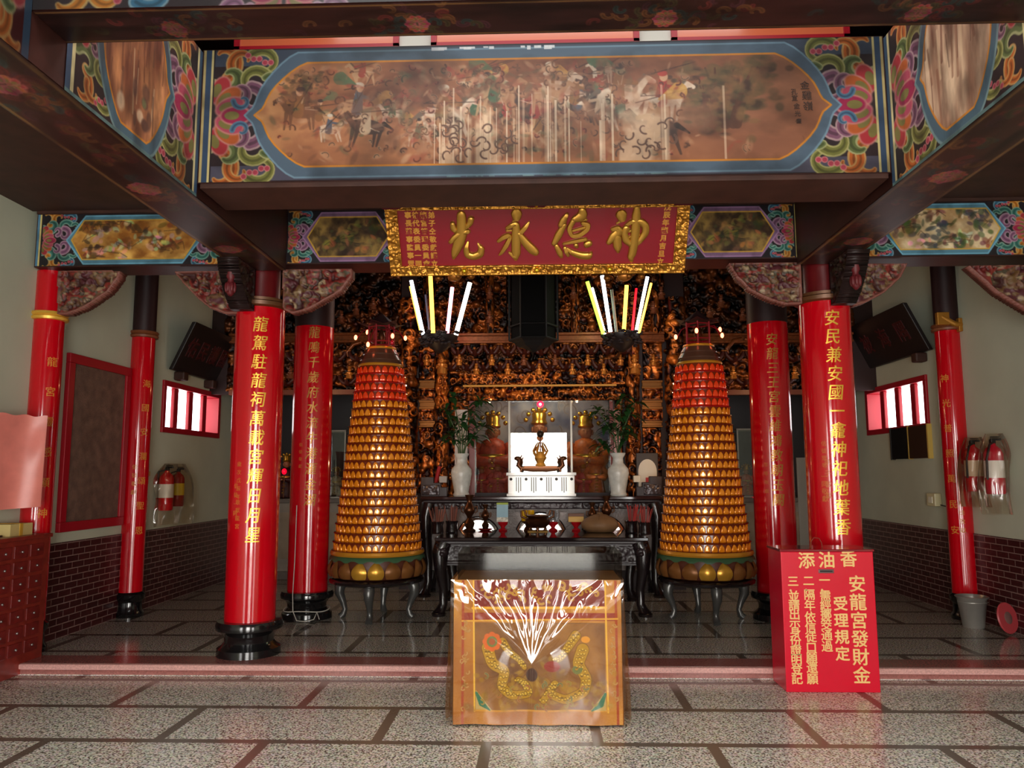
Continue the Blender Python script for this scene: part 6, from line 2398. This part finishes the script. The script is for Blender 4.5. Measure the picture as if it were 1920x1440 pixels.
# ------------------------------------------------------------------ glass shrine in the centre
GS = thing('glass_shrine', 'glazed central shrine with metal mullions and a painted cloud wall', 'shrine', (0, 11.6, ZA))
gx0, gx1 = zx(889, 800, 11.34)[0], zx(1146, 800, 11.34)[0]
gz0, gz1 = ZA, zx(1000, 749, 11.34)[1]
m1, m2 = zx(955, 800, 11.34)[0], zx(1071, 800, 11.34)[0]
MUL = mat('grey_metal', (128, 122, 112), .3, metal=.6)
for x, w_ in ((gx0, .05), (m1, .035), (m2, .035), (gx1, .05)):
    MB().box(x - w_ / 2, x + w_ / 2, 11.32, 11.36, gz0, gz1).build('mullion', MUL, GS, world=True, bevel=.004)
for a, b in ((gx0, m1), (m1, m2), (m2, gx1)):
    MB().box(a + .02, b - .02, 11.338, 11.344, gz0, gz1).build('glass_pane', GLASS, GS, world=True)
cv = Canvas(260, 180, (70, 66, 78))
wash(cv, np.ones((180, 260), bool), 91, (74, 80, 108), (186, 170, 166), (4, 5))
for k in range(70):
    x, y = r5.uniform(0, 260), r5.uniform(0, 180)
    cv.ell(x, y, r5.uniform(8, 22), r5.uniform(6, 14), r5.choice(((150, 130, 126), (122, 106, 112), (168, 150, 140))), alpha=.35, soft=.5)
    cv.curl(x, y, r5.uniform(8, 18), r5.uniform(0, 6), r5.choice((-5, 5)), 2, (120, 104, 108), (176, 158, 150))
paint_face('cloud_mural', cv, (gx0 - .05, 12.25, gz1 + .1), (gx1 - gx0 + .1, 0, 0), (0, 0, -(gz1 - gz0) - .3), PAINT, GS)
MB().box(gx0 - .1, gx1 + .1, 12.26, 12.3, .3, gz1 + .2).box(gx0 - .14, gx0 - .1, 11.36, 12.3, .3, gz1 + .2).box(gx1 + .1, gx1 + .14, 11.36, 12.3, .3, gz1 + .2).box(gx0 - .1, gx1 + .1, 11.42, 12.3, gz1 + .16, gz1 + .2).box(gx0 - .1, gx1 + .1, 11.42, 12.28, ZA - .06, ZA).build('shrine_case', LAC, GS, world=True)
x, z = zx(1013, 758, 11.28)
MB().lathe([(.02, 0), (.045, .0), (.05, .012), (.03, .016)], n=24, M=Matrix.Translation((x, 11.30, z)) @ Matrix.Rotation(PI / 2, 4, 'X')).build('red_lamp', mat('red_ring_lamp', (255, 20, 60), .3, emit=(255, 20, 60), es=3), GS, smooth=50, world=True)
MB().ball((x, 11.272, z), .02, .012, .02, 12, 8).build('lamp_core', mat('pink_lamp_core', (255, 220, 220), .3, emit=(255, 200, 200), es=5), GS, smooth=60, world=True)


def deity(lab, px, pyt, pyb, Y, robe, crown=True, group='deity statues behind the glass'):
    b, tp = at(px, pyb, Y), at(px, pyt, Y)
    zb = max(b.z, ZA + .001) if abs(px - 1015) < 130 else b.z
    h = tp.z - zb
    t = thing('deity_statue', lab, 'statue', (b.x, Y, zb), group)
    s = h
    RM = mat('robe_%d_%d' % (robe[0], robe[1]), robe, .45, noise=.35, nscale=22)
    MB().lathe([(.05 * s, 0), (.20 * s, 0), (.215 * s, .06 * s), (.18 * s, .25 * s), (.15 * s, .42 * s), (.17 * s, .55 * s), (.13 * s, .64 * s), (.05 * s, .68 * s)], n=24).build('robe', RM, t, smooth=50)
    mb = MB()
    for k in (-1, 1):
        mb.tube([(k * .17 * s, 0, .60 * s), (k * .25 * s, -.06 * s, .46 * s), (k * .16 * s, -.18 * s, .38 * s), (k * .03 * s, -.22 * s, .40 * s)], [.06 * s, .075 * s, .08 * s, .04 * s], 10)
    mb.build('sleeves', RM, t, smooth=60)
    mb = MB().ball((0, -.01 * s, .75 * s), .075 * s, .08 * s, .095 * s, 14, 10).ball((0, -.09 * s, .74 * s), .016 * s, .02 * s, .025 * s, 8, 6)
    for k in (-1, 1):
        mb.ball((k * .08 * s, 0, .745 * s), .015 * s, .02 * s, .035 * s, 8, 6).ball((k * .03 * s, -.078 * s, .77 * s), .014 * s, .01 * s, .008 * s, 8, 5)
        mb.ball((k * .03 * s, -.23 * s, .40 * s), .028 * s, .03 * s, .03 * s, 8, 6)
    mb.build('face_and_hands', mat('statue_skin', (176, 110, 74), .4), t, smooth=60)
    mb = MB().lathe([(.085 * s, .80 * s), (.10 * s, .82 * s), (.08 * s, .86 * s), (.09 * s, .93 * s), (.05 * s, .97 * s)], n=16)
    for k in range(7):
        a = PI * (k + .5) / 7
        mb.ball((.16 * s * math.cos(a), -.03 * s, .82 * s + .17 * s * math.sin(a)), .028 * s, .02 * s, .028 * s, 8, 6)
    mb.lathe([(.19 * s, .44 * s), (.195 * s, .46 * s), (.185 * s, .48 * s)], n=20, cap=False)
    for k in range(5):
        mb.ball((0, -.20 * s + .012 * k * s, (.10 + .07 * k) * s), .04 * s, .02 * s, .022 * s, 8, 5)
    mb.build('gold_ornaments', GOLD, t, smooth=60)
    return t


deity('gold-crowned central deity statue behind the middle pane, partly hidden by the bright reflection', 1012, 765, 925, 12.0, (176, 90, 40))
deity('crowned statue in orange behind the left pane', 924, 772, 928, 11.72, (190, 70, 36))
deity('crowned statue in orange behind the right pane', 1100, 772, 928, 11.72, (196, 96, 30))
deity('small statue in red standing low at the left edge of the left pane', 903, 868, 928, 11.5, (190, 60, 50))
deity('small statue in pink in front of the left crowned statue', 934, 862, 928, 11.48, (206, 90, 80))
deity('small statue in pink in front of the right crowned statue', 1094, 866, 928, 11.48, (210, 80, 70))
deity('slim statue in gold and orange at the right edge of the right pane', 1118, 845, 928, 11.5, (206, 110, 50))

# ------------------------------------------------------------------ side shrines: stone counters and glass cases
for sd, lab in ((-1, 'grey stone counter of the left side shrine'), (1, 'grey stone counter of the right side shrine')):
    ct = thing('stone_counter', lab, 'counter', (sd * 3.2, 12.6, 0))
    x0, x1 = sorted((sd * 1.62, sd * 4.9))
    MB().box(x0 + .02, x1 - .02, 12.32, 13.18, .1, 1.2).build('counter_body', STONE, ct, world=True)
    MB().box(x0, x1, 12.28, 13.19, 1.2, 1.27).box(x0, x1, 12.27, 13.19, 0, .13).build('counter_mouldings', mat('dark_grey_stone', (112, 104, 96), .5, noise=.15), ct, world=True, bevel=.01)
    for k in range(3):
        xa = x0 + .15 + k * 1.08
        MB().box(xa, xa + .96, 12.31, 12.33, .32, 1.05).build('inset_panel', mat('veined_stone_panel', (156, 140, 116), .4, noise=.25, nscale=4), ct, world=True)
    MB().box(x0, x1, 13.12, 13.18, 1.27, 3.4).build('shrine_back', mat('shrine_back_black', (26, 16, 16), .5), ct, world=True)


def glass_case(lab, px0, px1, py0, py1, Y):
    a, b = at(px0, py0, Y), at(px1, py1, Y)
    t = thing('glass_case', lab, 'glass case', ((a.x + b.x) / 2, Y + .15, b.z))
    x0, x1, z0, z1, y0, y1 = a.x, b.x, 1.271, a.z, Y, Y + .34
    fr = MB()
    for x in (x0, x1):
        for y in (y0, y1):
            fr.box(x - .012, x + .012, y - .012, y + .012, z0, z1)
    for z in (z0 + .012, z1):
        for y in (y0, y1):
            fr.box(x0, x1, y - .012, y + .012, z - .012, z + .012)
        for x in (x0, x1):
            fr.box(x - .012, x + .012, y0, y1, z - .012, z + .012)
    fr.build('metal_frame', MUL, t, world=True)
    MB().box(x0, x1, y0 - .003, y0 + .003, z0, z1).build('glass_front', GLASS, t, world=True)
    MB().box(x0 - .003, x0 + .003, y0 + .004, y1, z0, z1).build('glass_side', GLASS, t, world=True)
    MB().box(x1 - .003, x1 + .003, y0 + .004, y1, z0, z1).build('glass_side', GLASS, t, world=True)
    return t


glass_case('glass case on the left stone counter between column and lamp tower', 596, 645, 808, 930, 12.4)
glass_case('glass case on the right stone counter between lamp tower and column', 1382, 1440, 805, 930, 12.4)
deity('pale flowered statue in the left glass case', 630, 875, 928, 12.55, (196, 160, 120), group='side shrine statues')
deity('statue in bright orange in the right glass case', 1400, 870, 928, 12.55, (226, 90, 30), group='side shrine statues')
deity('dark statue with a red lamp between the two left columns', 536, 850, 932, 12.6, (70, 24, 22), group='side shrine statues')
for lab, px, py in (('small red lamp glowing between the two left columns', 533, 884), ('small red lamp at the foot of the right glass case', 1415, 937)):
    q = at(px, py, 12.35)
    t = thing('red_votive_lamp', lab, 'lamp', (q.x, 12.35, 1.27 if py < 900 else q.z))
    zz = q.z - t.location.z
    MB().ball((0, 0, zz), .04, .04, .05, 14, 10).build('glass_bulb', mat('votive_red', (255, 10, 40), .2, emit=(255, 10, 50), es=1.2), t, smooth=60)
    MB().tube([(0, 0, -0.0), (0, 0, max(.02, zz))], .012, 8).lathe([(.03, 0), (.04, .005), (.01, .02)], n=16).build('lamp_foot', BRONZE, t)
ap = thing('acrylic_board', 'tall clear acrylic board standing between the two right columns', 'acrylic board', (0, 0, 0))
q0, q1 = at(1493, 858, 9.6), at(1512, 1030, 9.6)
ap.location = ((q0.x + q1.x) / 2, 9.6, 0)
MB().box(q0.x, q1.x + .12, 9.6, 9.612, .03, q0.z).build('board', mat('frosted_acrylic', (176, 172, 160), .25, trans=.3, alpha=.75), ap, world=True)
MB().box(q0.x - .02, q1.x + .14, 9.5, 9.72, 0, .035).build('foot_bar', STONE, ap, world=True, bevel=.005)


# ------------------------------------------------------------------ fan lamps of coloured tubes
def fan_lamp(lab, bpx, bpy_, Y, tubes):
    b = at(bpx, bpy_, Y)
    t = thing('fan_tube_lamp', lab, 'lamp', (b.x, Y, b.z), 'tube lamps either side of the altar')
    MB().lathe([(.03, -.16), (.09, -.12), (.18, -.04), (.24, .02), (.25, .07), (.20, .06), (.10, .02), (.03, .02)], n=28).build('bowl', mat('dark_lamp_bowl', (34, 24, 24), .45), t, smooth=40)
    mb = MB()
    rr = random.Random(int(bpx))
    for k in range(90):
        a = rr.uniform(0, 6.28)
        q = rr.uniform(.16, .27)
        z = rr.uniform(-.06, .12)
        mb.ball((q * math.cos(a), q * math.sin(a), z), .035, .035, .02, 7, 5)
    mb.build('dark_flower_rim', mat('dark_flowers', (40, 28, 30), .6), t, smooth=60)
    MB().tube([(0, .02, -.12), (0, .5, -.14), (0, 11.25 - Y, -.08)], .02, 8).build('bracket_arm', BRONZE, t, smooth=60)
    for lb, x0, y0, x1, y1, dy, r, m in tubes:
        p1 = at(x0, y0, Y + dy)
        p0 = at(x1, y1, Y + dy * .3)
        u, v = p1 - Vector((b.x, Y, b.z)), p0 - Vector((b.x, Y, b.z))
        o = MB().tube([v + (v - u).normalized() * .03, v.lerp(u, .5), u], r, 10).build('light_tube', m, t, smooth=60)
        o['label'] = lb
    return t


TW, TO, TR_, TG, TB = glow_mat('tube_white', (236, 238, 255), 9), glow_mat('tube_orange', (255, 176, 60), 7), glow_mat('tube_pink', (255, 150, 170), 7), glow_mat('tube_green', (170, 255, 60), 5), glow_mat('tube_warm_white', (255, 248, 226), 10)
TRED = glow_mat('tube_red', (220, 10, 40), .7)
TOFF = mat('tube_unlit_glass', (150, 146, 130), .1, coat=.5)
TBLU = mat('tube_unlit_blue', (40, 50, 80), .1, coat=.5)
fan_lamp('fan of lit coloured tubes at left above the altar: white, orange, pink and white', 824, 640, 10.2, [
    ('white tube', 771, 526, 793, 624, -.12, .024, TW), ('thin orange tube', 769, 537, 789, 624, -.05, .014, TO), ('unlit blue tube', 798, 553, 806, 625, .1, .018, TBLU),
    ('orange tube', 807, 518, 812, 621, -.1, .028, TO), ('pink tube', 848, 539, 839, 620, .05, .026, TR_), ('warm white tube', 881, 530, 856, 624, -.1, .03, TB)])
fan_lamp('fan of lit coloured tubes at right above the altar, including a green one', 1166, 638, 10.2, [
    ('green tube', 1101, 528, 1130, 622, -.1, .024, TG), ('white tube beside the green one', 1110, 540, 1133, 622, .05, .020, TB), ('white tube', 1129, 517, 1144, 618, -.05, .026, TW),
    ('unlit clear tube', 1147, 543, 1156, 624, -.15, .020, TOFF), ('orange tube', 1175, 535, 1170, 617, -.05, .026, TO), ('red tube', 1193, 541, 1185, 624, .1, .018, TRED),
    ('white tube beside the thin orange one', 1214, 519, 1193, 620, -.1, .022, TW), ('thin orange tube', 1221, 531, 1199, 622, -.02, .016, TO)])

# gilt supports under the name board
for px, lab in ((853, 'gilded carved support under the left half of the name board'), (1170, 'gilded carved support under the right half of the name board')):
    q = at(px, 521, 7.0)
    t = thing('sign_support', lab, 'sign support', (q.x, 7.0, q.z))
    mb = MB()
    rr = random.Random(px)
    for k in range(24):
        a = 2 * PI * k / 12
        d = .05 + .07 * (k % 2)
        mb.ball((d * math.cos(a) * 1.5, -.02 + .05 * math.sin(a), .04 + .045 * math.sin(a * 2)), .035, .03, .03, 8, 6)
    mb.ball((0, -.03, .01), .07, .06, .05, 12, 8)
    mb.box(-.05, .05, -.02, .12, .05, .18)
    mb.build('carved_gilt_block', mat('gilt_support', (176, 110, 44), .3, metal=.6), t, smooth=60)

# ------------------------------------------------------------------ lights added to brighten the altar, beside two real bulbs at the glass
WARM = (1.0, .56, .24)
q1, q2 = at(916, 751, 11.24), at(1083, 750, 11.24)
for x, y, z, p in ((-1.80, 10.0, 1.8, 4), (1.80, 10.0, 1.8, 4), (-1.72, 9.95, 2.6, 3.5), (1.72, 9.95, 2.6, 3.5), (q1.x, q1.y, q1.z, 2), (q2.x, q2.y, q2.z, 2), (-3.2, 10.6, 2.9, 3), (3.2, 10.6, 2.9, 3), (hl.location.x, 10.5, 3.5, 3)):
    lamp('altar_warm_light', (x, y, z), p * 1.25, WARM, .018)  # all but the two at the glass are unseen, added to light the screen
lamp('shrine_fill_light', (-.22, 11.55, gz1 + .1), 15, (1, .82, .6), .03)  # both shrine lights added unseen above the opening to brighten the statues
lamp('shrine_fill_light', (.30, 11.55, gz1 + .1), 15, (1, .82, .6), .03)
sl = bpy.data.lights.new('pedestal_fill_spot', 'SPOT')  # spot added behind the lintel, out of sight, to brighten the white pedestal
sl.energy = 700
sl.color = (1, .96, .9)
sl.spot_size = math.radians(15)
sl.spot_blend = .6
sl.shadow_soft_size = .04
so = bpy.data.objects.new('pedestal_fill_spot', sl)
COL.objects.link(so)
so.location = (0, 7.56, 3.78)
so.rotation_euler = (Vector((XA(1015), YV - .1, ZA + .15)) - so.location).to_track_quat('-Z', 'Y').to_euler()
